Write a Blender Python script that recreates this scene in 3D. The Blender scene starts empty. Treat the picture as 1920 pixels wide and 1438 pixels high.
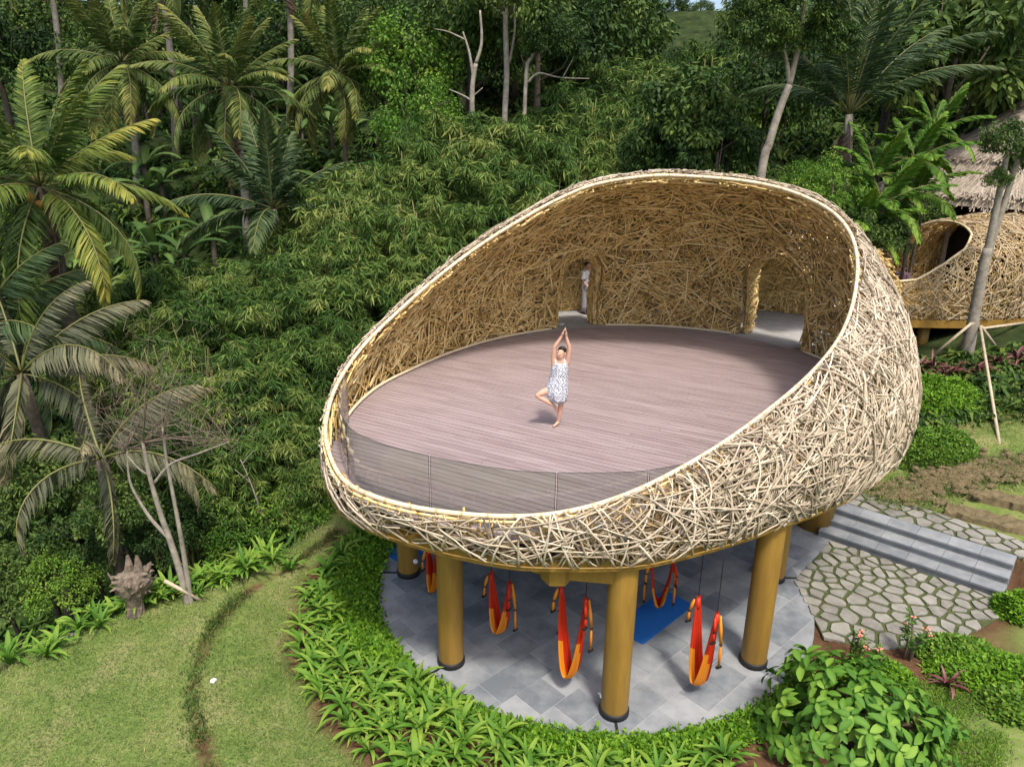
import bpy, math, random
import numpy as np
from mathutils import Matrix, Vector
rng = np.random.default_rng(7); random.seed(7)
scene = bpy.context.scene
COL = scene.collection

# ------------------------------------------------------------------ camera, sky, sun, exposure
FPX, PITCH, ROLL, CZ = 1379.5, 0.32997, 0.0135, 8.96
PW, PH = 1920, 1438
Fv = np.array([0, math.cos(PITCH), -math.sin(PITCH)]); R0 = np.array([1., 0, 0]); U0 = np.cross(R0, Fv)
Rv = R0*math.cos(ROLL)+U0*math.sin(ROLL); Uv = -R0*math.sin(ROLL)+U0*math.cos(ROLL)
cam = bpy.data.cameras.new('camera'); camo = bpy.data.objects.new('camera', cam); COL.objects.link(camo)
cam.sensor_width = 36; cam.lens = FPX/PW*36; cam.clip_end = 2000; cam.clip_start = 0.1
M = Matrix.Identity(4)
for i in range(3):
    M[i][0] = Rv[i]; M[i][1] = Uv[i]; M[i][2] = -Fv[i]
M[2][3] = CZ
camo.matrix_world = M; scene.camera = camo

SUN_EL = math.radians(62); SUN_AZ = math.atan2(0.33, -0.94)      # towards the sun: +x, -y
world = bpy.data.worlds.new('World'); scene.world = world; world.use_nodes = True
wn = world.node_tree.nodes; wl = world.node_tree.links
sky = wn.new('ShaderNodeTexSky'); sky.sky_type = 'NISHITA'; sky.sun_disc = False
sky.sun_elevation = SUN_EL; sky.sun_rotation = SUN_AZ; sky.air_density = 1.0; sky.dust_density = 4.0; sky.ozone_density = 1.0
wl.new(sky.outputs[0], wn['Background'].inputs[0]); wn['Background'].inputs[1].default_value = 0.15
sun = bpy.data.lights.new('sun', 'SUN'); sun.energy = 2.3; sun.angle = math.radians(7.5); sun.color = (1, .95, .87)
suno = bpy.data.objects.new('sun', sun); COL.objects.link(suno)
sd = Vector((math.cos(SUN_EL)*math.sin(SUN_AZ), math.cos(SUN_EL)*math.cos(SUN_AZ), math.sin(SUN_EL)))
suno.rotation_euler = sd.to_track_quat('Z', 'Y').to_euler(); suno.location = (20, -20, 40)
scene.view_settings.view_transform = 'Standard'; scene.view_settings.look = 'None'
scene.view_settings.exposure = 0.8; scene.view_settings.gamma = 1.0
scene.cycles.max_bounces = 6; scene.cycles.diffuse_bounces = 3; scene.cycles.transparent_max_bounces = 8

def ray(px, py):
    return Fv + (px-PW/2)/FPX*Rv - (py-PH/2)/FPX*Uv
def at_z(px, py, z=0.):
    d = ray(px, py); t = (z-CZ)/d[2]; return np.array([0, 0, CZ])+d*t
def at_y(px, py, y):
    d = ray(px, py); return np.array([0, 0, CZ])+d*(y/d[1])
DZ = 3.3                                                        # deck level

# ------------------------------------------------------------------ helpers
def mesh(name, V, faces, mat=None, tint=None, smooth=False):
    """V (n,3); faces: list of (m,k) int arrays"""
    V = np.asarray(V, np.float32)
    if not isinstance(faces, list): faces = [faces]
    faces = [np.asarray(f, np.int32) for f in faces if len(f)]
    me = bpy.data.meshes.new(name)
    me.vertices.add(len(V)); me.vertices.foreach_set('co', V.ravel())
    nl = sum(f.size for f in faces); npoly = sum(len(f) for f in faces)
    me.loops.add(nl); me.polygons.add(npoly)
    me.loops.foreach_set('vertex_index', np.concatenate([f.ravel() for f in faces]))
    tot = np.concatenate([np.full(len(f), f.shape[1], np.int32) for f in faces])
    st = np.concatenate([[0], np.cumsum(tot)[:-1]]).astype(np.int32)
    me.polygons.foreach_set('loop_start', st)
    me.polygons.foreach_set('use_smooth', np.full(npoly, bool(smooth)))
    me.update(calc_edges=True)
    if tint is not None:
        a = me.attributes.new('tint', 'FLOAT', 'POINT'); a.data.foreach_set('value', np.asarray(tint, np.float32).ravel())
    if mat: me.materials.append(mat)
    return me
def obj(name, me, parent=None, loc=None, rot=None, scale=None):
    o = bpy.data.objects.new(name, me); COL.objects.link(o)
    if parent: o.parent = parent
    if loc is not None: o.location = [float(c) for c in loc]
    if rot is not None: o.rotation_euler = [float(c) for c in rot]
    if scale is not None: o.scale = (scale,)*3 if np.isscalar(scale) else scale
    return o
def tag(o, label, cat, group=None):
    o['label'] = label; o['category'] = cat
    if group: o['group'] = group
    return o
def thing(name, label, cat, loc=(0, 0, 0), rot=None, group=None, scale=None):
    return tag(obj(name, None, None, loc, rot, scale), label, cat, group)
def structure(o): o['kind'] = 'structure'; return o
def stuff(o): o['kind'] = 'stuff'; return o

class MB:
    def __init__(s): s.V = []; s.F = {}; s.T = []; s.n = 0
    def add(s, V, F, tint=0.5):
        V = np.asarray(V, float)
        for f in (F if isinstance(F, list) else [F]):
            f = np.asarray(f, int)
            if len(f): s.F.setdefault(f.shape[1], []).append(f+s.n)
        s.V.append(V); s.T.append(np.broadcast_to(np.asarray(tint, float), (len(V),))); s.n += len(V); return s
    def mesh(s, name, mat, smooth=False):
        return mesh(name, np.vstack(s.V), [np.vstack(f) for f in s.F.values()], mat, np.concatenate(s.T), smooth)

def box(c, size, rotz=0):
    c = np.asarray(c, float); h = np.asarray(size, float)/2
    V = np.array([[x, y, z] for z in (-1, 1) for y in (-1, 1) for x in (-1, 1)])*h
    cs, sn = math.cos(rotz), math.sin(rotz)
    V = np.c_[V[:, 0]*cs-V[:, 1]*sn, V[:, 0]*sn+V[:, 1]*cs, V[:, 2]]+c
    return V, np.array([[0, 2, 3, 1], [4, 5, 7, 6], [0, 1, 5, 4], [2, 6, 7, 3], [0, 4, 6, 2], [1, 3, 7, 5]])
def beam(a, b, w, h):
    a = np.asarray(a, float); b = np.asarray(b, float); t = b-a; L = np.linalg.norm(t); t /= L
    s = np.cross(t, [0, 0, 1]); s /= np.linalg.norm(s)+1e-9; u = np.cross(s, t)
    V = np.array([p+s*(i*w/2)+u*(j*h/2) for p in (a, b) for j in (-1, 1) for i in (-1, 1)])
    return V, np.array([[0, 1, 3, 2], [4, 6, 7, 5], [0, 4, 5, 1], [2, 3, 7, 6], [0, 2, 6, 4], [1, 5, 7, 3]])
def tube(P, r, n=8, closed=False, cap=True, flat=1.0):
    P = np.asarray(P, float); K = len(P); r = np.broadcast_to(np.asarray(r, float), (K,))
    if closed: T = np.roll(P, -1, 0)-np.roll(P, 1, 0)
    else: T = np.gradient(P, axis=0)
    T /= np.linalg.norm(T, axis=1)[:, None]+1e-12
    N = np.zeros_like(P); ref = np.array([0, 0, 1.]) if abs(T[0, 2]) < .9 else np.array([1., 0, 0])
    nrm = np.cross(T[0], ref); nrm /= np.linalg.norm(nrm)
    for i in range(K):
        nrm = nrm-T[i]*(nrm@T[i]); nrm /= np.linalg.norm(nrm)+1e-12; N[i] = nrm
    B = np.cross(T, N); a = np.arange(n)*2*math.pi/n
    V = P[:, None]+r[:, None, None]*(np.cos(a)[None, :, None]*N[:, None]+flat*np.sin(a)[None, :, None]*B[:, None])
    i = np.arange(K if closed else K-1)[:, None]; j = np.arange(n)[None]; j2 = (j+1) % n; i2 = (i+1) % K
    F = [np.stack([i*n+j, i*n+j2, i2*n+j2, i2*n+j], -1).reshape(-1, 4)]
    V = V.reshape(-1, 3)
    if cap and not closed: F += [np.arange(n)[None, ::-1], (K-1)*n+np.arange(n)[None]]
    return V, F
def lathe(prof, n=32, c=(0, 0, 0), cap=True):
    prof = np.asarray(prof, float); a = np.arange(n)*2*math.pi/n
    V = np.stack([prof[:, :1]*np.cos(a), prof[:, :1]*np.sin(a), np.repeat(prof[:, 1:2], n, 1)], -1).reshape(-1, 3)+np.asarray(c)
    K = len(prof); i = np.arange(K-1)[:, None]; j = np.arange(n)[None]; j2 = (j+1) % n
    F = [np.stack([i*n+j, i*n+j2, (i+1)*n+j2, (i+1)*n+j], -1).reshape(-1, 4)]
    if cap: F += [np.arange(n)[None, ::-1], (K-1)*n+np.arange(n)[None]]
    return V, F
def prism(poly, z0, z1):
    n = len(poly); P = np.asarray(poly, float)[:, :2]
    V = np.vstack([np.c_[P, np.full(n, z0)], np.c_[P, np.full(n, z1)]]); i = np.arange(n); j = (i+1) % n
    return V, [np.stack([i, j, j+n, i+n], 1), (i+n)[None], i[None, ::-1]]
def clip(poly, a, b):                                            # keep a.x <= b
    out = []
    for k in range(len(poly)):
        p, q = poly[k], poly[(k+1) % len(poly)]; dp, dq = a@p-b, a@q-b
        if dp <= 0: out.append(p)
        if dp*dq < 0: out.append(p+(q-p)*dp/(dp-dq))
    return out
def catmull(P, m=12, closed=True):
    P = np.asarray(P, float); n = len(P); out = []
    for i in range(n if closed else n-1):
        if closed: a, b, c, d = P[i-1], P[i], P[(i+1) % n], P[(i+2) % n]
        else: a, b, c, d = P[max(i-1, 0)], P[i], P[i+1], P[min(i+2, n-1)]
        for t in np.arange(m)/m:
            out.append(.5*((2*b)+(c-a)*t+(2*a-5*b+4*c-d)*t*t+(3*b-a-3*c+d)*t**3))
    if not closed: out.append(P[-1])
    return np.array(out)
def noise2(x, y, s, seed=0):                                     # cheap smooth value noise
    x = np.asarray(x, float)/s+seed*17.3; y = np.asarray(y, float)/s-seed*9.1
    xi = np.floor(x); yi = np.floor(y); fx = x-xi; fy = y-yi; fx = fx*fx*(3-2*fx); fy = fy*fy*(3-2*fy)
    h = lambda a, b: np.modf(np.abs(np.sin(a*127.1+b*311.7+seed)*43758.5453))[0]
    return (h(xi, yi)*(1-fx)+h(xi+1, yi)*fx)*(1-fy)+(h(xi, yi+1)*(1-fx)+h(xi+1, yi+1)*fx)*fy

# ------------------------------------------------------------------ materials
def mat(name, c1, c2=None, rough=.7, nscale=0, bump=0, bscale=30, transl=0, objrand=0, spec=.4, tint=False, c3=None, stretch=None):
    """colour = ramp between c1..c2(..c3) by (tint attribute or noise) + per-object shift"""
    m = bpy.data.materials.new(name); m.use_nodes = True; nt = m.node_tree; N = nt.nodes; L = nt.links
    b = N['Principled BSDF']; b.inputs['Roughness'].default_value = rough; b.inputs['Specular IOR Level'].default_value = spec
    if c2 is None: b.inputs['Base Color'].default_value = (*c1, 1); colout = None
    else:
        ramp = N.new('ShaderNodeValToRGB'); e = ramp.color_ramp.elements
        e[0].color = (*c1, 1); e[1].color = (*c2, 1)
        if c3: x = e.new(1.0); e[1].position = .5; x.color = (*c3, 1); e[0].color = (*c1, 1); e[1].color = (*c2, 1)
        fac = None
        tc = N.new('ShaderNodeTexCoord'); src = tc.outputs['Object']
        if stretch:
            mp = N.new('ShaderNodeMapping'); mp.inputs['Scale'].default_value = stretch; L.new(src, mp.inputs[0]); src = mp.outputs[0]
        if tint:
            a = N.new('ShaderNodeAttribute'); a.attribute_name = 'tint'; fac = a.outputs['Fac']
        if nscale:
            n = N.new('ShaderNodeTexNoise'); n.inputs['Scale'].default_value = nscale; n.inputs['Detail'].default_value = 5
            n.inputs['Roughness'].default_value = .65; L.new(src, n.inputs['Vector'])
            if fac is None:
                mr = N.new('ShaderNodeMapRange'); mr.inputs[1].default_value = .28; mr.inputs[2].default_value = .72
                L.new(n.outputs['Fac'], mr.inputs[0]); fac = mr.outputs[0]
            else:
                ad = N.new('ShaderNodeMath'); ad.operation = 'MULTIPLY_ADD'; ad.inputs[1].default_value = .9
                L.new(n.outputs['Fac'], ad.inputs[0])
                sb = N.new('ShaderNodeMath'); sb.operation = 'SUBTRACT'; sb.inputs[1].default_value = .45
                L.new(fac, sb.inputs[0]); L.new(sb.outputs[0], ad.inputs[2]); fac = ad.outputs[0]
        if objrand:
            oi = N.new('ShaderNodeObjectInfo'); ma = N.new('ShaderNodeMath'); ma.operation = 'MULTIPLY_ADD'
            ma.inputs[1].default_value = objrand; L.new(oi.outputs['Random'], ma.inputs[0])
            if fac is None: ma.inputs[2].default_value = .5-objrand/2
            else:
                sb = N.new('ShaderNodeMath'); sb.operation = 'SUBTRACT'; sb.inputs[1].default_value = objrand/2
                L.new(fac, sb.inputs[0]); L.new(sb.outputs[0], ma.inputs[2])
            fac = ma.outputs[0]
        L.new(fac, ramp.inputs[0]); colout = ramp.outputs[0]; L.new(colout, b.inputs['Base Color'])
    if bump:
        n2 = N.new('ShaderNodeTexNoise'); n2.inputs['Scale'].default_value = bscale; n2.inputs['Detail'].default_value = 6
        bp = N.new('ShaderNodeBump'); bp.inputs['Strength'].default_value = bump; bp.inputs['Distance'].default_value = .02
        L.new(n2.outputs['Fac'], bp.inputs['Height']); L.new(bp.outputs[0], b.inputs['Normal'])
        tc2 = N.new('ShaderNodeTexCoord'); L.new(tc2.outputs['Object'], n2.inputs['Vector'])
    if transl:
        tr = N.new('ShaderNodeBsdfTranslucent'); mx = N.new('ShaderNodeMixShader'); mx.inputs[0].default_value = transl
        if colout: L.new(colout, tr.inputs[0])
        else: tr.inputs[0].default_value = (*c1, 1)
        L.new(b.outputs[0], mx.inputs[1]); L.new(tr.outputs[0], mx.inputs[2]); L.new(mx.outputs[0], N['Material Output'].inputs[0])
    return m
MT = {
 'cane_out': mat('weathered_cane', (.16, .118, .075), (.45, .365, .26), .72, tint=True, c3=(.67, .585, .455), nscale=7),
 'cane_in': mat('golden_cane', (.26, .155, .042), (.70, .48, .175), .55, tint=True, c3=(.90, .71, .36), nscale=6),
 'cane_rim': mat('pale_bamboo_rim', (.36, .22, .09), (.66, .53, .33), .5, tint=True, c3=(.74, .64, .46)),
 'yellow': mat('ochre_steel', (.185, .102, .017), (.295, .168, .028), .55, nscale=2.4, bump=.06, stretch=(2.2, 2.2, .35)),
 'black': mat('black_rubber', (.012, .012, .013), rough=.6),
 'plank': mat('brown_decking', (.225, .168, .16), (.325, .258, .248), .66, nscale=1.8, objrand=.35, bump=.15, bscale=60, stretch=(.45, 3, 3)),
 'deckbase': mat('dark_joist', (.03, .022, .02), rough=.9),
 'slate': mat('grey_slate_tile', (.13, .145, .16), (.29, .30, .305), .6, nscale=1.9, objrand=.75, bump=.15, bscale=25),
 'grout': mat('pale_grout', (.33, .33, .32), rough=.9),
 'flag': mat('flagstone', (.15, .142, .12), (.28, .265, .225), .8, nscale=3, objrand=.6, bump=.3, bscale=20),
 'moss': mat('mossy_joint', (.03, .045, .012), (.085, .095, .03), .95, nscale=5, bump=.5),
 'step': mat('grey_stone_step', (.14, .15, .16), (.26, .27, .275), .7, nscale=2.5, objrand=.5, bump=.2),
 'concrete': mat('concrete_floor', (.27, .26, .25), (.38, .37, .35), .8, nscale=3),
 'blue': mat('blue_yoga_mat', (.008, .10, .36), (.012, .13, .42), .75, nscale=8, bump=.1, bscale=200),
 'red': mat('red_silk', (.50, .022, .008), (.72, .05, .015), .45, tint=True, transl=.25),
 'orange': mat('orange_silk', (.70, .22, .012), (.85, .36, .03), .45, tint=True, transl=.25),
 'skin': mat('skin', (.56, .30, .20), (.64, .38, .27), .5, nscale=6),
 'hair': mat('dark_hair', (.018, .012, .009), rough=.45),
 'white': mat('white_cloth', (.62, .62, .63), (.72, .72, .72), .85, nscale=6),
 'greycloth': mat('grey_trousers', (.28, .27, .28), (.36, .35, .36), .85, nscale=6),
 'lightplastic': mat('white_plastic', (.7, .7, .7), rough=.4),
 'trunk': mat('grey_bark', (.13, .11, .085), (.32, .29, .24), .9, nscale=7, bump=.5, bscale=12, objrand=.3),
 'darktrunk': mat('brown_bark', (.035, .028, .02), (.12, .095, .07), .9, nscale=7, bump=.6, bscale=12, objrand=.3),
 'palebark': mat('pale_bark', (.14, .12, .095), (.34, .30, .24), .85, nscale=5, bump=.4, bscale=15),
 'pole': mat('wooden_prop', (.34, .27, .18), (.5, .42, .3), .7, nscale=4),
 'soil': mat('red_soil', (.05, .026, .014), (.15, .085, .05), .95, nscale=3, bump=.8, bscale=14),
 'clod': mat('dry_sod', (.06, .05, .02), (.16, .12, .06), .95, nscale=6, bump=1, bscale=16, objrand=.4),
 'thatch': mat('thatch', (.15, .12, .085), (.33, .27, .20), .9, tint=True, c3=(.42, .36, .28)),
 'dark': mat('near_black_matte', (.02, .016, .012), rough=.9),
 # foliage
 'palm': mat('palm_leaflet', (0.0260, 0.0551, 0.0126), (0.0944, 0.1325, 0.0270), .6, spec=.22, tint=True, c3=(0.2950, 0.2650, 0.0675), transl=.22, objrand=.35),
 'palmdark': mat('dark_palm_leaflet', (0.0153, 0.0382, 0.0144), (0.0448, 0.0795, 0.0270), .6, spec=.22, tint=True, c3=(0.1180, 0.1484, 0.0540), transl=.15, objrand=.3),
 'palmyellow': mat('yellow_palm_leaflet', (.035, .07, .014), (.12, .17, .03), .6, spec=.22, tint=True, c3=(.36, .32, .06), transl=.25, objrand=.5),
 'arenga': mat('grey_green_leaflet', (.05, .065, .035), (.12, .125, .07), .6, spec=.22, tint=True, c3=(.26, .22, .12), transl=.15, objrand=.35),
 'deadfrond': mat('dead_frond', (.06, .04, .025), (.17, .115, .07), .8, tint=True),
 'rachis': mat('frond_midrib', (.09, .10, .03), (.20, .18, .055), .5, tint=True),
 'bamboo': mat('bamboo_leaf', (0.0153, 0.0466, 0.0081), (0.0755, 0.1463, 0.0243), .6, spec=.22, tint=True, c3=(0.2360, 0.2756, 0.0675), transl=.25, objrand=.35),
 'broad': mat('broad_leaf', (0.0130, 0.0350, 0.0081), (0.0472, 0.0954, 0.0180), .6, spec=.22, tint=True, c3=(0.1298, 0.1802, 0.0360), transl=.25, objrand=.5),
 'bright': mat('bright_leaf', (0.0354, 0.0954, 0.0126), (0.1003, 0.2120, 0.0225), .6, spec=.22, tint=True, c3=(0.2360, 0.3498, 0.0450), transl=.3, objrand=.4),
 'banana': mat('banana_leaf', (0.0177, 0.0530, 0.0135), (0.0590, 0.1166, 0.0270), .6, spec=.22, tint=True, c3=(0.1416, 0.2120, 0.0540), transl=.25, objrand=.5),
 'lily': mat('strap_leaf', (.03, .095, .010), (.095, .215, .022), .6, spec=.22, tint=True, c3=(.25, .36, .05), transl=.3, objrand=.6),
 'cover': mat('ground_cover_leaf', (.04, .12, .010), (.12, .26, .016), .6, spec=.22, tint=True, c3=(.24, .40, .03), transl=.3),
 'bigleaf': mat('glossy_leaf', (.03, .10, .014), (.095, .22, .025), .6, spec=.22, tint=True, c3=(.22, .36, .05), transl=.3, objrand=.7),
 'under': mat('undergrowth_leaf', (0.0142, 0.0382, 0.0081), (0.0590, 0.1166, 0.0198), .6, spec=.22, tint=True, c3=(0.1534, 0.2120, 0.0360), transl=.22),
 'grass': mat('grass_blade', (.085, .155, .03), (.18, .245, .065), .6, spec=.22, tint=True, c3=(.38, .34, .16), transl=.3),
 'twig': mat('dry_twig', (.07, .05, .038), (.2, .15, .11), .9, tint=True),
 'purple': mat('purple_leaf', (.03, .012, .014), (.10, .03, .03), .5, tint=True, c3=(.2, .08, .07), objrand=.4),
 'flower': mat('coral_petal', (.75, .16, .10), (.85, .32, .25), .6, tint=True),
 'coconut': mat('orange_coconut', (.30, .13, .02), (.45, .24, .04), .5, objrand=.6),
}
def glass_mat():
    m = bpy.data.materials.new('grey_tinted_glass'); m.use_nodes = True; N = m.node_tree.nodes; L = m.node_tree.links
    N.remove(N['Principled BSDF'])
    tr = N.new('ShaderNodeBsdfTransparent'); tr.inputs[0].default_value = (.80, .83, .82, 1)
    gl = N.new('ShaderNodeBsdfGlossy'); gl.inputs['Roughness'].default_value = .02; gl.inputs[0].default_value = (.9, .9, .9, 1)
    lw = N.new('ShaderNodeLayerWeight'); lw.inputs[0].default_value = .5; pw = N.new('ShaderNodeMath'); pw.operation = 'POWER'; pw.inputs[1].default_value = 5
    L.new(lw.outputs['Facing'], pw.inputs[0]); fr = N.new('ShaderNodeMath'); fr.operation = 'MULTIPLY_ADD'; fr.inputs[1].default_value = .9; fr.inputs[2].default_value = .05
    L.new(pw.outputs[0], fr.inputs[0]); mx = N.new('ShaderNodeMixShader')
    L.new(fr.outputs[0], mx.inputs[0]); L.new(tr.outputs[0], mx.inputs[1]); L.new(gl.outputs[0], mx.inputs[2])
    L.new(mx.outputs[0], N['Material Output'].inputs[0]); return m
MT['glass'] = glass_mat()
def dress_mat():
    m = mat('patterned_dress', (.68, .68, .70), rough=.85); nt = m.node_tree; N = nt.nodes; L = nt.links
    tc = N.new('ShaderNodeTexCoord'); v = N.new('ShaderNodeTexVoronoi'); v.inputs['Scale'].default_value = 46
    L.new(tc.outputs['Object'], v.inputs['Vector']); r = N.new('ShaderNodeValToRGB')
    r.color_ramp.elements[0].position = .36; r.color_ramp.elements[0].color = (.80, .80, .82, 1)
    r.color_ramp.elements[1].position = .52; r.color_ramp.elements[1].color = (.24, .25, .29, 1)
    L.new(v.outputs['Distance'], r.inputs[0]); L.new(r.outputs[0], N['Principled BSDF'].inputs['Base Color']); return m
MT['dress'] = dress_mat()

# ------------------------------------------------------------------ terrain
DC = np.array([1.74, 13.57]); DR = 4.47                           # paved disc
BROW = catmull([(-16, 5.2), (-12, 8.0), (-8.7, 10.26), (-7.3, 11.6), (-5.89, 12.5), (-4.63, 14.0), (-3.9, 15.6), (-3.3, 18), (-2, 21.5), (1, 26), (5, 30), (12, 34)], 8, False)
HEDGE = catmull([(-3.9, 7.2), (-4.46, 8.45), (-5.1, 9.6), (-5.45, 11.0), (-5.4, 11.95), (-5.01, 13.0), (-4.55, 14.0), (-4.0, 15.2)], 10, False)
BEDO = catmull([(9, 5.5), (4, 6.6), (1.2, 7.2), (-1.0, 7.7), (-2.06, 8.49), (-3.06, 9.62), (-3.76, 10.9), (-4.11, 12.13), (-4.05, 13.81), (-3.7, 14.92), (-2.9, 16.4)], 10, False)
def polydist(x, y, P):                                            # signed (left of direction = +)
    x = np.asarray(x, float); y = np.asarray(y, float); best = np.full(x.shape, 1e9); sg = np.zeros(x.shape)
    for a, b in zip(P[:-1], P[1:]):
        d = b-a; L2 = d@d; t = np.clip(((x-a[0])*d[0]+(y-a[1])*d[1])/L2, 0, 1)
        ex = x-a[0]-t*d[0]; ey = y-a[1]-t*d[1]; D = np.hypot(ex, ey); m = D < best
        best = np.where(m, D, best); sg = np.where(m, np.sign(d[0]*ey-d[1]*ex), sg)
    return best*sg
def smax(a, b, k=2.0): return .5*(a+b+np.sqrt((a-b)**2+k*k))
def sstep(a, b, x): t = np.clip((x-a)/(b-a), 0, 1); return t*t*(3-2*t)
def ground(x, y):
    x = np.asarray(x, float); y = np.asarray(y, float)
    s = (x-7.5)*.65+(y-15.1)*.76
    ts = (x-7.5)*.76-(y-15.1)*.65
    zr = np.where(s < .15, 0, np.where(s < 1.05, .45*sstep(.15, 1.05, s), .42+.19*np.clip(s-2.9, 0, 13)))
    zr = np.where(ts < 0, zr*sstep(-5, 0, ts)+0, zr)
    lawn = polydist(x, y, BEDO)                                   # + = outside of the bed
    z = zr*sstep(4.5, 7, x+.15*y-1.2)
    z = z+np.where(lawn > 0, .22*sstep(0, 1.6, lawn)-.05*np.clip(lawn-1.5, 0, 9), 0)*sstep(2, -1, x)
    z = z+.06*(noise2(x, y, 1.7, 3)-.5)*sstep(.3, 1.4, np.hypot(x-DC[0], y-DC[1])-DR)*sstep(6.0, 5.0, x)
    d = polydist(x, y, BROW)
    z = z-np.where(d > 0, .75*d*sstep(0, 1.2, d), 0)
    z = np.maximum(z, -4.5-.12*np.clip(d-6, 0, 12))
    far = 1.0+.40*(y-28)+3.0*(noise2(x, y, 14, 1)-.5)+1.2*(noise2(x, y, 5, 2)-.5)-.10*np.clip(-x-8, 0, 30)*sstep(40, 26, y)
    far = np.minimum(far, 19.6+.8*(noise2(x, y, 9, 6)-.5))
    far = np.where(x > 8, np.where(y < 30, -9, far+.0), far)
    return np.where(y > 20, smax(z, far, 1.2), z)

nx = np.concatenate([-np.geomspace(14, 400, 40)[::-1]-0, np.arange(-13.9, 13, .14), np.arange(13, 40, .8), np.geomspace(40, 400, 24)])
ny = np.concatenate([np.linspace(-200, 4, 20)[:-1], np.arange(4, 18, .14), np.arange(18, 90, .8), np.geomspace(90, 900, 20)])
X, Y = np.meshgrid(nx, ny); Z = ground(X, Y); ZRAW = Z.copy()
disc_d = np.hypot(X-DC[0], Y-DC[1])-DR
Z = np.where(disc_d < .3, np.minimum(Z, -.06), Z)
s_ = (X-7.5)*.65+(Y-15.1)*.76; t_ = (X-7.5)*.76-(Y-15.1)*.65
inst = (s_ > -.2) & (s_ < 1.5) & (t_ > -2.2) & (t_ < 4.0)
Z = np.where(inst, np.minimum(Z, np.where(s_ > 1.15, .40, -.06)), Z)
PATIO_LO = np.array([(6.05, 13.45), (5.95, 11.6), (6.78, 11.25), (8.5, 11.6), (9.9, 12.4), (10.15, 12.85), (7.5, 15.12)])
PATIO_UP = np.array([(8.12, 16.23), (11.01, 13.77), (11.7, 14.2), (10.7, 15.2), (9.7, 16.2), (8.5, 17.1), (7.7, 16.9)])
def inpoly(P, grow=0.):
    P = np.asarray(P, float); c = P.mean(0); P = c+(P-c)*(1+grow); r = np.zeros(X.shape, bool)
    for (x0, y0), (x1, y1) in zip(P, np.roll(P, -1, 0)):
        k = ((y0 > Y) != (y1 > Y)) & (X < (x1-x0)*(Y-y0)/(y1-y0+1e-12)+x0); r ^= k
    return r
Z = np.where(inpoly([(4.5, 12.0), (6.35, 13.65), (7.75, 15.2), (8.0, 15.8), (7.4, 18.4), (3.0, 18.6), (2, 14)]), np.minimum(Z, -.06), Z)
Z = np.where(inpoly(PATIO_LO, -.02), np.minimum(Z, -.05), Z); Z = np.where(inpoly(PATIO_UP, .03), np.minimum(Z, .40), Z)
lawn_w = sstep(.0, .35, polydist(X, Y, BEDO)+.35*(noise2(X, Y, .6, 5)-.5))*sstep(.9, .2, polydist(X, Y, BROW))
hed = np.abs(polydist(X, Y, HEDGE)); lawn_w = lawn_w*sstep(.02, .16, hed+.16*(noise2(X, Y, .4, 8)-.5))
rightlawn = sstep(8, 9.5, X)*sstep(22, 18, Y)*sstep(.35, .6, noise2(X, Y, 1.6, 11)+.12)
rightlawn = rightlawn*np.where((Y < 11.2) & (X < 9.4), 0, 1)
rightlawn = np.maximum(rightlawn, sstep(6.6, 7.3, X)*sstep(10.3, 9.7, Y+.6*(noise2(X, Y, .8, 14)-.5)))
lawn_w = np.maximum(lawn_w*sstep(3, 1, X), rightlawn)
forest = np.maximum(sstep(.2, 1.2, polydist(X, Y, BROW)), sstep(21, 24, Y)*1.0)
def ground_mat():
    m = bpy.data.materials.new('ground_cover'); m.use_nodes = True; N = m.node_tree.nodes; L = m.node_tree.links; b = N['Principled BSDF']
    b.inputs['Roughness'].default_value = .95; b.inputs['Specular IOR Level'].default_value = .1
    tc = N.new('ShaderNodeTexCoord')
    def nz(s, d=6):
        n = N.new('ShaderNodeTexNoise'); n.inputs['Scale'].default_value = s; n.inputs['Detail'].default_value = d; n.inputs['Roughness'].default_value = .7
        L.new(tc.outputs['Object'], n.inputs['Vector']); return n.outputs['Fac']
    def rp(f, stops):
        r = N.new('ShaderNodeValToRGB'); e = r.color_ramp.elements
        while len(e) < len(stops): e.new(.5)
        for k, (p, c) in enumerate(stops): e[k].position = p; e[k].color = (*c, 1)
        L.new(f, r.inputs[0]); return r.outputs[0]
    def mixc(f, a, c):
        x = N.new('ShaderNodeMix'); x.data_type = 'RGBA'; L.new(f, x.inputs[0]); L.new(a, x.inputs[6]); L.new(c, x.inputs[7]); return x.outputs[2]
    soil = rp(nz(2.2), [(.3, (.045, .024, .013)), (.6, (.13, .068, .038)), (.75, (.20, .12, .075))])
    dry = rp(nz(.9), [(.34, (.085, .155, .03)), (.50, (.17, .225, .06)), (.64, (.33, .29, .14))])
    fine = rp(nz(9), [(.3, (.05, .085, .015)), (.55, (.15, .19, .045)), (.75, (.27, .24, .11))])
    x = N.new('ShaderNodeMix'); x.data_type = 'RGBA'; x.inputs[0].default_value = .45; L.new(dry, x.inputs[6]); L.new(fine, x.inputs[7])
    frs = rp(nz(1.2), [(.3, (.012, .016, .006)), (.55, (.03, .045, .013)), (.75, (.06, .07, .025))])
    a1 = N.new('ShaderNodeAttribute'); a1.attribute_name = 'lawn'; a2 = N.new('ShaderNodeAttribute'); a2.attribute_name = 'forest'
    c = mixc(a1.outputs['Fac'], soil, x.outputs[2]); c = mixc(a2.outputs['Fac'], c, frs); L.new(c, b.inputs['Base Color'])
    bp = N.new('ShaderNodeBump'); bp.inputs['Strength'].default_value = .7; bp.inputs['Distance'].default_value = .05
    L.new(nz(12), bp.inputs['Height']); L.new(bp.outputs[0], b.inputs['Normal']); return m
ny_, nx_ = X.shape; I = np.arange(ny_*nx_).reshape(ny_, nx_)
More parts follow.
